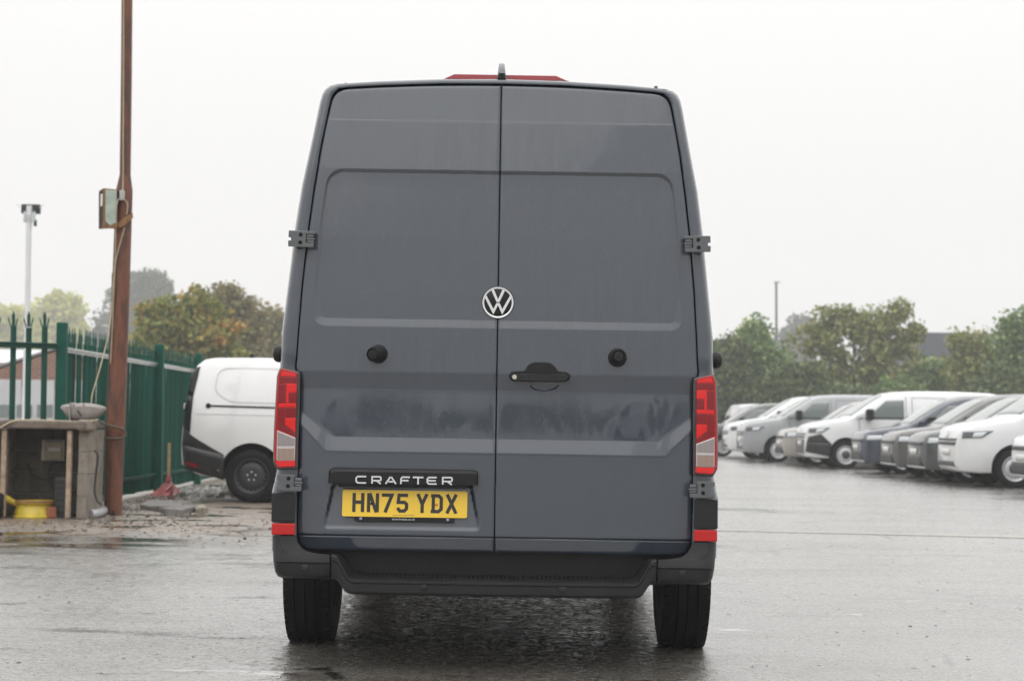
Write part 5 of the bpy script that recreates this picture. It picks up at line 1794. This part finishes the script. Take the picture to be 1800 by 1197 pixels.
# ---- red shovel leaning by the fence
sb_ = gnd(289, 872)
SY = sb_.y
def sp_(px, py, d=0.0): return at(px, py, SY + d)
sv = empty('red_shovel', (sb_.x, SY, 0), 'red shovel with a wooden handle standing upright by the green fence', 'shovel')
MB().tube([sp_(296.5, 838, 0.10), sp_(297, 810, 0.10), sp_(297.5, 778, 0.10)], 0.021, 10).build('handle', M['handle_wood'], sv, smooth=50)
MB().tube([sp_(296, 846, 0.09), sp_(296.5, 836, 0.10)], [0.045, 0.028], 10).build('socket', M['red_tool'], sv, smooth=50)
bl_ = [(296, 840, 0.09), (286, 850, 0.05), (276, 860, 0.0), (264, 868, -0.05), (263, 872, -0.08), (286, 874, -0.10), (297, 873, -0.08), (303, 863, 0.0), (304, 850, 0.05)]
MB().prism([sp_(a, b, d) for a, b, d in bl_], [sp_(a, b, d + 0.035) + Vector((0.01, 0, -0.012)) for a, b, d in bl_]).build('blade', M['red_tool'], sv, bevel=0.01)
MB().tube([sp_(302, 852, 0.02), sp_(293, 862, -0.04)], 0.016, 8).build('edge_bar', pmat('pale_red', (0.45, 0.18, 0.15), 0.4), sv, smooth=60)
mb = MB()
q = [(300, 846, 0.1), (313, 858, 0.08), (317, 868, 0.05), (305, 873, 0.0), (297, 866, 0.04)]
mb.prism([sp_(a, b, d) for a, b, d in q], [sp_(a, b, d + 0.10) for a, b, d in q])
mb.build('side_wing', M['red_tool'], sv, bevel=0.012)

# ---- broken grey slab pieces and rubble near the fence
M['slate'] = concrete_mat('broken_slab', (0.12, 0.115, 0.11), (0.22, 0.21, 0.20), 6, False)
SL = 'broken slabs lying by the fence'
for i, (pts, lab) in enumerate((([(246, 894), (262, 888), (300, 887), (322, 893), (318, 898), (280, 900), (262, 897)], 'large flat broken grey slab nearest the rusty pole'),
                                ([(282, 901), (310, 898), (340, 896), (346, 899), (320, 904), (290, 905)], 'long thin broken slab in front of the larger flat slab'),
                                ([(340, 898), (356, 896), (366, 900), (358, 903), (344, 902)], 'small pale broken slab at the right end of the slabs'))):
    f = [gg(a, b, 0.05 + 0.02 * (k % 2)) for k, (a, b) in enumerate(pts)]
    o = MB().prism(f, [Vector((p.x, p.y, -0.01)) for p in f]).build('broken_slab', M['slate'] if i < 2 else M['block'], None, bevel=0.008)
    tag(o, lab, 'slab', SL)

# ---- flood light on its white post beyond the gate
LY = 32.0
lb, lt_ = at(52, 735, LY), at(51.5, 362, LY)
lb = Vector((lt_.x + 0.012 * lt_.z, LY, 0))
fl = empty('flood_light', (lb.x, LY, 0), 'white post carrying a black flood light beyond the palisade gate', 'light')
MB().tube([lb, lb.lerp(lt_, 0.45)], 0.068, 16).build('lower_post', M['white_post'], fl, smooth=50)
MB().tube([lb.lerp(lt_, 0.45), lt_], 0.052, 16).build('upper_post', M['white_post'], fl, smooth=50)
c = at(52.5, 367, LY)
hb_ = MB().box((c.x, LY + 0.08, c.z), (0.345, 0.12, 0.175)).build('lamp_housing', M['black_metal'], fl, bevel=0.01)
MB().box((c.x + 0.13, LY + 0.015, c.z), (0.05, 0.02, 0.09)).build('driver_plate', M['plastic2'], fl)
for s in (-1, 1):
    MB().box((c.x + s * 0.085, LY - 0.01, c.z - 0.16), (0.05, 0.05, 0.20)).build('bracket', pmat('pale_bracket', (0.55, 0.62, 0.65), 0.4) if s < 0 else bpy.data.materials['pale_bracket'], fl, bevel=0.006)
    MB().tube([(c.x + s * 0.17, LY, c.z + 0.02), (c.x + s * 0.26, LY, c.z + 0.08)], 0.006, 6).build('clip_wire', M['galv'], fl)
for z in (0.13, 0.18, 0.23):
    MB().box((c.x, LY - 0.055, c.z - z), (0.13, 0.012, 0.018)).build('clamp_band', M['galv'], fl)
MB().box((c.x + 0.11, LY, c.z - 0.27), (0.05, 0.06, 0.12)).build('gear_box', M['black_metal'], fl, bevel=0.008)
# ================================================================== TREES, BUILDINGS, LITTER
for o in COL.objects:
    if o.name.startswith('broken_slab'):
        o['kind'] = 'thing'

def leaf_mat(name, cols, patch_col=None, patch=0.6, rough=0.55):
    q = NT(name)
    g = q.n('ShaderNodeNewGeometry')
    n = len(cols)
    base = q.ramp(g.outputs['Random Per Island'], [(i / max(1, n - 1), c) for i, c in enumerate(cols)])
    if patch_col:
        f = q.noise(q.coord(), 0.55, 2, 0.5)
        f = q.math('MULTIPLY', q.rng(f, patch, patch + 0.1), q.rng(g.outputs['Random Per Island'], 0.2, 0.7))
        base = q.mix(f, base, patch_col)
    q.l(base, q.b.inputs['Base Color'])
    q.b.inputs['Roughness'].default_value = rough
    setin(q.b, 'Specular IOR Level', 0.3)
    tr = q.n('ShaderNodeBsdfTranslucent')
    q.l(base, tr.inputs[0])
    mx = q.n('ShaderNodeMixShader')
    mx.inputs[0].default_value = 0.28
    q.l(q.b.outputs[0], mx.inputs[1])
    q.l(tr.outputs[0], mx.inputs[2])
    q.l(mx.outputs[0], q.out.inputs[0])
    return q.mat
M['bark'] = pmat('bark', (0.060, 0.050, 0.042), 0.85, var=0.3, vscale=5, bump=0.5, bscale=30)

def leaves(centres, rad, per, size, name, mat, parent, squash=0.8):
    """leaf-sized faces spread round twig ends"""
    ca = np.array(centres)
    k_ = rng.uniform(0.45, 1.5, len(ca))
    cnt = np.maximum(4, (per * k_ ** 1.5 * 0.95).astype(int))
    C = np.repeat(ca, cnt, axis=0)
    rad = rad * np.repeat(k_, cnt)
    n = len(C)
    d = rng.normal(size=(n, 3))
    d /= np.linalg.norm(d, axis=1)[:, None]
    r = rad * rng.uniform(0.15, 1.0, n) ** 0.6
    pos = C + d * r[:, None] * np.array([1, 1, squash])
    u = rng.normal(size=(n, 3)); u /= np.linalg.norm(u, axis=1)[:, None]
    w = rng.normal(size=(n, 3)); w -= (w * u).sum(1)[:, None] * u; w /= np.linalg.norm(w, axis=1)[:, None]
    s = size * rng.uniform(0.55, 1.25, n)[:, None]
    nn = np.cross(u, w)
    P = np.stack([pos - u * s * 0.5, pos + w * s * 0.34 + nn * s * 0.08, pos + u * s * 0.55, pos - w * s * 0.34 + nn * s * 0.08], 1).reshape(-1, 3)
    me = bpy.data.meshes.new(name)
    me.vertices.add(4 * n); me.vertices.foreach_set('co', (P - np.array(parent.location if parent else (0, 0, 0))).ravel())
    me.loops.add(4 * n); me.loops.foreach_set('vertex_index', np.arange(4 * n))
    me.polygons.add(n); me.polygons.foreach_set('loop_start', np.arange(0, 4 * n, 4)); me.polygons.foreach_set('loop_total', np.full(n, 4))
    me.materials.append(mat)
    me.update(calc_edges=True)
    o = bpy.data.objects.new(name, me)
    COL.objects.link(o)
    o.parent = parent
    return o

def tree(name, label, px, Y, hw, top, mat, blobs=None, n_cl=90, per=60, size=0.22, cl_r=0.55, trunk=True, cat='tree', group=None, shell=0.45, limbs=9, low=0.0, depth=0.8):
    if 45 < Y < 80:
        Y, size, cl_r = Y * 1.4, size * 1.4, cl_r * 1.4
    """px centre column, hw half width in photo pixels, top row; blobs in crown units (x -1..1, z 0..1, r)"""
    base = at(px, 700, Y); base.z = 0
    H = at(px, top, Y).z
    Wd = hw / FPX * Y
    root = empty(name, base, label, cat, group)
    blobs = blobs or [(0, 0.55, 0.55)]
    cen = []
    tot = sum(b[2] ** 2 for b in blobs)
    for bx, bz, br in blobs:
        for _ in range(max(4, int(n_cl * br ** 2 / tot))):
            d = rng.normal(size=3); d /= np.linalg.norm(d)
            if d[2] < -0.3 and rng.random() < 0.5: d[2] = -d[2]
            r = rng.uniform(shell, 1.0) ** 0.7 * (rng.uniform(1.0, 1.22) if rng.random() < 0.14 else 1.0)
            bump = 1.0 + 0.18 * math.sin(5 * d[0] + 3 * bx * 7) * math.cos(4 * d[2] + bz * 9)
            x = bx * Wd + d[0] * br * Wd * r * bump
            z = H * bz + d[2] * br * H * 0.62 * r * bump
            y = d[1] * br * Wd * r * depth
            z = min(max(z, low * H + 0.15), H - cl_r * rng.uniform(0.1, 0.9))
            cen.append((base.x + x, base.y + y, z))
    if trunk:
        tm = MB()
        th = H * 0.62
        r0 = max(0.07, H * 0.022)
        mid_ = base + Vector((random.uniform(-0.1, 0.1), 0, th * 0.5))
        tp = base + Vector((random.uniform(-0.2, 0.2), 0, th))
        tm.tube([base, mid_, tp], [r0, r0 * 0.75, r0 * 0.4], 9)
        tm.build('trunk', M['bark'], root, smooth=60)
        lm = MB()
        for k in range(limbs):
            c = Vector(cen[rng.integers(len(cen))])
            t = random.uniform(0.35, 0.95)
            s = base.lerp(mid_, t * 2) if t < 0.5 else mid_.lerp(tp, t * 2 - 1)
            m_ = s.lerp(c, 0.5) + Vector((0, 0, 0.12 * H * random.random()))
            lm.tube([s, m_, c], [r0 * 0.38, r0 * 0.22, r0 * 0.07], 6)
        lm.build('limbs', M['bark'], root, smooth=60)
    leaves(cen, cl_r, per, size, 'crown', mat, root)
    return root

mA = leaf_mat('maple_leaves', [(0.127, 0.159, 0.040), (0.198, 0.238, 0.056), (0.266, 0.278, 0.074), (0.372, 0.304, 0.088)], (0.600, 0.317, 0.088), 0.55)
mB = leaf_mat('olive_leaves', [(0.127, 0.166, 0.048), (0.209, 0.247, 0.072), (0.280, 0.301, 0.097), (0.390, 0.365, 0.137)], (0.532, 0.414, 0.152), 0.62)
mC = leaf_mat('dark_leaves', [(0.060, 0.095, 0.040), (0.097, 0.144, 0.056), (0.139, 0.187, 0.070), (0.186, 0.226, 0.086)])
mD = leaf_mat('green_leaves', [(0.095, 0.166, 0.061), (0.152, 0.247, 0.084), (0.223, 0.312, 0.109), (0.294, 0.358, 0.152)])
mE = leaf_mat('yellow_leaves', [(0.278, 0.345, 0.074), (0.466, 0.504, 0.114), (0.600, 0.600, 0.138), (0.600, 0.600, 0.151)], (0.600, 0.600, 0.177), 0.56)
mF = leaf_mat('pine_needles', [(0.037, 0.059, 0.035), (0.059, 0.090, 0.051), (0.084, 0.116, 0.065)])
mG = leaf_mat('brown_leaves', [(0.139, 0.149, 0.065), (0.209, 0.201, 0.086), (0.278, 0.244, 0.114), (0.348, 0.278, 0.138)])

# left of the van
tree('maple_tree', 'green tree turning orange and red above the fence and small white van', 316, 50, 128, 508, mA,
     [(0.0, 0.50, 0.62), (-0.55, 0.40, 0.45), (0.55, 0.42, 0.45), (0.2, 0.74, 0.42), (-0.30, 0.72, 0.36), (0.62, 0.62, 0.28)], 190, 60, 0.20, 0.42)
tree('brown_tree', 'browner tree crown rising just behind the orange green tree', 400, 62, 75, 498, mG,
     [(0.0, 0.55, 0.6), (-0.1, 0.82, 0.34), (0.5, 0.66, 0.36)], 90, 55, 0.22, 0.5)
tree('dark_bush_tree', 'dark dull green tree between the orange tree and the grey van', 474, 72, 52, 540, mG,
     [(0, 0.55, 0.6), (0.0, 0.8, 0.38), (-0.3, 0.6, 0.4)], 70, 55, 0.24, 0.55)
tree('pine_tree', 'tall grey pine faded by mist beyond the orange tree', 248, 300, 60, 482, mF,
     [(0.0, 0.80, 0.55), (0.5, 0.70, 0.45), (-0.35, 0.72, 0.40), (-0.75, 0.62, 0.28), (-0.85, 0.80, 0.14), (0.85, 0.62, 0.25), (0.0, 0.62, 0.5)], 150, 60, 0.9, 1.9, shell=0.5)
tree('pine_tree', 'small dark misty tree just left of the rusty pole', 170, 280, 16, 545, mF, [(0, 0.6, 0.7), (0.2, 0.5, 0.6)], 40, 40, 0.8, 1.6)
tree('yellow_tree', 'pale yellow green misty tree crown right of the flood light post', 105, 325, 52, 515, mE,
     [(0.0, 0.62, 0.6), (0.3, 0.82, 0.28), (-0.35, 0.78, 0.36), (0.55, 0.55, 0.45), (-0.6, 0.5, 0.4)], 170, 60, 1.0, 1.9, depth=0.6)
tree('yellow_tree', 'pale yellow green misty tree crown left of the flood light post', 22, 330, 58, 530, mE,
     [(0.0, 0.62, 0.6), (-0.5, 0.70, 0.36), (0.5, 0.75, 0.34), (0.0, 0.45, 0.6)], 150, 60, 1.0, 1.9, depth=0.6)
HG = 'hedge bushes along the far yard edge'
# right of the van
tree('bush', 'dark leafy bush right beside the grey van flank', 1275, 66, 50, 592, mC, [(0, 0.5, 0.7), (0.2, 0.75, 0.35), (-0.5, 0.6, 0.4)], 130, 60, 0.22, 0.5, cat='bush', group=HG, depth=0.5)
tree('bush', 'tall bushy green shrub left of the thin lamp post', 1322, 67, 62, 566, mD, [(0, 0.5, 0.62), (0.1, 0.76, 0.36), (-0.5, 0.58, 0.4), (0.5, 0.52, 0.45)], 170, 60, 0.22, 0.5, cat='bush', group=HG, depth=0.5)
tree('bush', 'lower dark bush below the thin lamp post', 1395, 65, 62, 632, mC, [(0, 0.5, 0.7), (0.5, 0.6, 0.45), (-0.5, 0.55, 0.45)], 150, 60, 0.22, 0.45, cat='bush', group=HG, depth=0.5)
tree('broad_tree', 'large olive tree with ragged top above the parked white vans', 1500, 68, 118, 534, mB,
     [(-0.55, 0.62, 0.42), (-0.45, 0.84, 0.24), (0.05, 0.66, 0.46), (-0.08, 0.86, 0.22), (0.58, 0.86, 0.20), (0.35, 0.80, 0.22), (0.50, 0.62, 0.40), (0.85, 0.70, 0.22), (0.98, 0.80, 0.10), (0.0, 0.35, 0.5), (0.5, 0.35, 0.45), (-0.5, 0.35, 0.4), (0.66, 0.94, 0.09)], 260, 52, 0.21, 0.42, shell=0.35, limbs=26, depth=0.6)
tree('bush', 'grey green bush between the large olive tree and the twiggy tree', 1640, 70, 55, 618, mD, [(0, 0.5, 0.66), (0.5, 0.55, 0.45), (-0.5, 0.6, 0.45)], 130, 48, 0.22, 0.5, cat='bush', group=HG, depth=0.5, shell=0.3)
tree('broad_tree', 'twiggy dull green tree in front of the dark flat roofed building', 1715, 66, 62, 578, mB, [(0, 0.5, 0.6), (0.4, 0.66, 0.4), (-0.4, 0.66, 0.4), (0.1, 0.82, 0.28), (-0.6, 0.88, 0.10)], 130, 40, 0.20, 0.5, shell=0.3, limbs=24)
tree('broad_tree', 'dull green tree with sparse top at the photo edge', 1800, 64, 66, 548, mD, [(0, 0.5, 0.6), (-0.3, 0.72, 0.35), (0.3, 0.7, 0.4), (0.1, 0.9, 0.16), (-0.3, 0.9, 0.10)], 140, 45, 0.20, 0.5, shell=0.3, limbs=26)
tree('bush', 'dark green bush low down behind the brown grey car', 1760, 62, 60, 640, mC, [(0, 0.5, 0.7), (0.5, 0.55, 0.5), (-0.5, 0.5, 0.5)], 120, 55, 0.22, 0.45, cat='bush', group=HG, depth=0.5)
tree('bush', 'small dark bush beneath the large olive tree', 1480, 64, 60, 668, mC, [(0, 0.5, 0.7), (0.5, 0.55, 0.5), (-0.5, 0.5, 0.5)], 90, 50, 0.22, 0.4, cat='bush', group=HG, depth=0.5, shell=0.3)
tree('bush', 'low green bush under the right side of the large olive tree', 1575, 65, 58, 655, mD, [(0, 0.5, 0.7), (0.5, 0.55, 0.5), (-0.5, 0.5, 0.5)], 90, 50, 0.22, 0.4, cat='bush', group=HG, depth=0.5, shell=0.3)
tree('far_tree', 'pale grey tree lost in mist behind the thin lamp post', 1402, 330, 42, 553, mF, [(0, 0.6, 0.6), (0.3, 0.75, 0.4), (-0.4, 0.66, 0.4), (0, 0.4, 0.6)], 110, 60, 1.0, 2.0, depth=0.6)
tree('far_tree', 'faint misty tree left of the thin lamp post, behind the tall shrub', 1318, 320, 26, 560, mE, [(0, 0.6, 0.6), (0.3, 0.7, 0.4)], 60, 50, 1.0, 2.0, depth=0.6)

# thin lamp post
q0 = at(1365, 720, 108.0); q1 = at(1364.5, 497, 108.0)
q0.z = 0; q0.x = q1.x + 0.012 * q1.z
lpst = empty('street_lamp', q0, 'thin grey street lamp post above the bushes on the right', 'street lamp')
MB().tube([q0, q0.lerp(q1, 0.25), q1], [0.10, 0.09, 0.07], 12).build('pole', pmat('grey_post', (0.16, 0.165, 0.17), 0.5), lpst, smooth=50)
MB().prism([q1 + Vector(v) for v in ((-0.12, -0.1, -0.02), (0.22, -0.1, 0.02), (0.22, -0.1, 0.07), (-0.12, -0.1, 0.05))], [q1 + Vector(v) for v in ((-0.12, 0.1, -0.02), (0.22, 0.1, 0.02), (0.22, 0.1, 0.07), (-0.12, 0.1, 0.05))]).build('lamp_head', bpy.data.materials['grey_post'], lpst, bevel=0.01)

# ---- buildings
M['cladding'] = pmat('pale_cladding', (0.52, 0.54, 0.56), 0.5, var=0.08, vscale=1.5)
M['dark_clad'] = pmat('dark_roof_cladding', (0.055, 0.062, 0.078), 0.55, var=0.1, vscale=0.8)
def brick_mat():
    q = NT('brickwork')
    b = q.n('ShaderNodeTexBrick')
    b.inputs['Scale'].default_value = 1.0
    b.inputs['Brick Width'].default_value = 0.225
    b.inputs['Row Height'].default_value = 0.075
    b.inputs['Mortar Size'].default_value = 0.010
    b.inputs['Color1'].default_value = (0.26, 0.125, 0.085, 1)
    b.inputs['Color2'].default_value = (0.19, 0.085, 0.060, 1)
    b.inputs['Mortar'].default_value = (0.28, 0.24, 0.21, 1)
    q.l(q.coord(rot=(R(90), 0, 0)), b.inputs['Vector'])
    q.l(b.outputs[0], q.b.inputs['Base Color'])
    q.b.inputs['Roughness'].default_value = 0.85
    q.l(q.bump(b.outputs[1], -0.4, 0.01), q.b.inputs['Normal'])
    return q.mat
BY = 48.0
bo = at(60, 735, BY); bo.z = 0
bb = empty('brick_building', bo, 'low gabled building of red brick over pale shutters beyond the gate', 'building')
def bpt(px, py, dy=0.0):
    return at(px, py, BY) + Vector((0, dy, 0))
ap, el, er = bpt(97, 618), bpt(-75, 672), bpt(272, 676)
lo = bpt(60, 668).z
g = [Vector((el.x, BY, lo)), Vector((er.x, BY, lo)), Vector((er.x, BY, er.z)), Vector((ap.x, BY, ap.z)), Vector((el.x, BY, el.z))]
MB().prism(g, [p + Vector((0, 14, 0)) for p in g]).build('wall', brick_mat(), bb)
for a, b in ((el, ap), (ap, er)):
    d = (b - a).normalized() * 0.12
    up_ = Vector((0, 0, 0.05))
    MB().prism([a - d + up_ * 1.2, b + d * 0 + up_ * 1.2, b + up_ * 2.6, a - d + up_ * 2.6], [p + Vector((0, 14.5, 0)) for p in (a - d + up_ * 1.2, b + up_ * 1.2, b + up_ * 2.6, a - d + up_ * 2.6)]).build('roof', pmat('grey_roof', (0.24, 0.24, 0.25), 0.6) if 'grey_roof' not in bpy.data.materials else bpy.data.materials['grey_roof'], bb)
wdt = (er.x - el.x) / 6
for k in range(6):
    MB().box((el.x + wdt * (k + 0.5), BY - 0.03, lo / 2), (wdt - 0.06, 0.08, lo)).build('shutter', M['cladding'], bb, bevel=0.01)
for k in (0, 1, 2):
    p = bpt(8 + 36 * k, 722)
    MB().box((p.x, BY - 0.09, p.z), (0.42, 0.03, 0.34)).build('window', M['glass_pale'], bb)
wh = at(10, 640, 75); 
wb = empty('white_building', Vector((wh.x, 75, 0)), 'white roofed shed at the photo edge behind the red brick gable', 'building')
p0, p1 = at(-120, 636, 75), at(62, 608, 75)
MB().box(((p0.x + p1.x) / 2, 80, p0.z / 2), (p1.x - p0.x, 10, p0.z)).build('wall', M['cladding'], wb)
rz_ = p1.z - p0.z
MB().prism([Vector((p0.x - 0.3, 74.8, p0.z + 0.01)), Vector((p1.x + 0.3, 74.8, p0.z + 0.01)), Vector((p1.x + 0.3, 80, p0.z + rz_)), Vector((p0.x - 0.3, 80, p0.z + rz_))],
           [Vector((p0.x - 0.3, 85.2, p0.z + 0.01)), Vector((p1.x + 0.3, 85.2, p0.z + 0.01)), Vector((p1.x + 0.3, 80.01, p0.z + rz_)), Vector((p0.x - 0.3, 80.01, p0.z + rz_))]).build('roof', M['white_post'], wb)
GY = 150.0
d0, d1 = at(1618, 584, GY), at(2050, 584, GY)
db = empty('warehouse', Vector(((d0.x + d1.x) / 2, GY, 0)), 'long flat roofed dark grey warehouse behind the trees on the right', 'building')
HZ = d0.z
MB().box(((d0.x + d1.x) / 2, GY + 10, HZ - 1.0), (d1.x - d0.x, 20, 2.0)).build('roof_band', M['dark_clad'], db)
MB().box(((d0.x + d1.x) / 2, GY + 10.1, (HZ - 2.0) / 2), (d1.x - d0.x - 0.4, 19.8, HZ - 2.0)).build('wall', pmat('warehouse_wall', (0.16, 0.17, 0.19), 0.6, var=0.1, vscale=0.6), db)
for k in range(10):
    xx = d0.x + 1.0 + k * 1.6
    MB().box((xx, GY + 0.14, 1.9), (1.1, 0.08, 0.9)).build('window', M['glass_pale'], db)
# pale shed low down behind the big tree
s0, s1 = at(1425, 640, 128.0), at(1600, 640, 128.0)
ps = empty('pale_shed', Vector(((s0.x + s1.x) / 2, 128, 0)), 'pale grey shed glimpsed through gaps under the large olive tree', 'building')
MB().box(((s0.x + s1.x) / 2, 132, s0.z / 2 - 0.1), (s1.x - s0.x, 8, s0.z - 0.2)).build('wall', M['cladding'], ps)
MB().box(((s0.x + s1.x) / 2, 132, s0.z - 0.1), (s1.x - s0.x + 0.4, 8.4, 0.2)).build('roof', pmat('shed_roof', (0.20, 0.20, 0.23), 0.6), ps)
for k in range(3):
    MB().box((s0.x + 1.2 + 1.7 * k, 127.97, 1.2), (1.2, 0.08, 2.2)).build('door', M['dark_clad'], ps)

# ---- wood across the yard behind the camera (mirrored low in the doors)
hroot = Vector((0, -46, 0))
cen = []
for k in range(420):
    x = random.uniform(-40, 40)
    h = 2.3 + 0.5 * math.sin(x * 0.22) + 0.25 * math.sin(x * 0.9 + 1)
    cen.append((x, -140 + random.uniform(-1.5, 1.5), random.uniform(0.2, max(0.6, h))))
fw = leaves(cen, 0.9, 26, 0.5, 'far_wood', mC, None)
tag(fw, kind='stuff')

# ---- litter
def scatter(name, n, fn, size, mat, flat=True, lift=0.004):
    mb = MB()
    for _ in range(n):
        p, k = fn()
        s = size * random.uniform(0.5, 1.4) * k
        a = random.uniform(0, 6.28)
        c, d = math.cos(a) * s, math.sin(a) * s
        if flat:
            z = [lift + random.uniform(0, s * 0.35) for _ in range(4)]
            mb.add([(p.x + c, p.y + d, z[0]), (p.x - d * 0.55, p.y + c * 0.55, z[1]), (p.x - c, p.y - d, z[2]), (p.x + d * 0.55, p.y - c * 0.55, z[3])], [(0, 1, 2, 3)])
        else:
            h = s * random.uniform(0.5, 0.9)
            q = [(p.x + c, p.y + d, 0), (p.x - d * 0.8, p.y + c * 0.8, 0), (p.x - c * 0.9, p.y - d * 0.9, 0), (p.x + d * 0.7, p.y - c * 0.7, 0)]
            t = [(p.x + (a_[0] - p.x) * 0.55 + s * 0.1, p.y + (a_[1] - p.y) * 0.55, h * random.uniform(0.8, 1.1)) for a_ in q]
            mb.add(q + t, [(4, 5, 6, 7), (0, 1, 5, 4), (1, 2, 6, 5), (2, 3, 7, 6), (3, 0, 4, 7)])
    o = mb.build(name, mat, None)
    tag(o, kind='stuff')
    return o
lit = leaf_mat('litter', [(0.035, 0.020, 0.012), (0.09, 0.055, 0.028), (0.19, 0.125, 0.06), (0.30, 0.22, 0.13)], rough=0.4)
def near_hut():
    while True:
        px, py = random.uniform(-20, 478), random.gauss(925, 16)
        if 898 < py < 965 and not (px < 180 and py < 912):
            return gnd(px, py), 1.0
scatter('leaf_litter', 1000, near_hut, 0.020, lit)
grv = leaf_mat('gravel', [(0.10, 0.085, 0.07), (0.19, 0.165, 0.14), (0.30, 0.27, 0.24), (0.42, 0.40, 0.37)], rough=0.6)
def by_fence():
    t = random.random()
    if t < 0.55:
        Y = random.uniform(18.4, 24)
        x = fpt(Y).x + 0.12 + abs(random.gauss(0, 0.35))
        return Vector((x, Y, 0)), 1.0
    if t < 0.8:
        px, py = random.uniform(150, 330), random.uniform(888, 925)
        return gnd(px, py), 0.9
    px, py = random.uniform(-20, 478), random.gauss(925, 14)
    return gnd(px, max(900, py)), 0.7
scatter('gravel', 650, by_fence, 0.024, grv, flat=False)
def heap():
    a = random.random()
    x = random.uniform(-4.75, -2.7)
    return Vector((x, random.gauss(23.6, 0.5), 0)), 1.6
scatter('rubble', 700, heap, 0.036, leaf_mat('pale_rubble', [(0.20, 0.19, 0.175), (0.32, 0.31, 0.29), (0.46, 0.45, 0.43), (0.60, 0.59, 0.57)], rough=0.6), flat=False)
def anywhere():
    while True:
        px, py = random.uniform(0, 1800), random.uniform(930, 1195)
        if not 470 < px < 1275:
            return gnd(px, py), 1.0
scatter('fallen_leaves', 120, anywhere, 0.013, lit)
def anywhere2():
    px, py = random.uniform(0, 1800), random.uniform(900, 1195)
    return gnd(px, py), 1.0
scatter('stone_chips', 500, anywhere2, 0.0065, grv, flat=False)

# faded line across the yard and a slotted drain strip near the left corner
fl_m = pmat('faded_line', (0.22, 0.185, 0.13), 0.32, var=0.3, vscale=4, coat=1.0, coat_rough=0.3)
setin(fl_m.node_tree.nodes['Principled BSDF'], 'Coat IOR', 1.9)
fl_m.node_tree.nodes['Principled BSDF'].inputs['IOR'].default_value = 1.8
a0, a1, a2, a3 = gnd(1180, 928.5), gnd(1830, 943), gnd(1830, 946.5), gnd(1180, 931)
ln = MB().add([p + Vector((0, 0, 0.004)) for p in (a0, a1, a2, a3)], [(0, 1, 2, 3)]).build('painted_line', fl_m, None)
tag(ln, kind='structure')
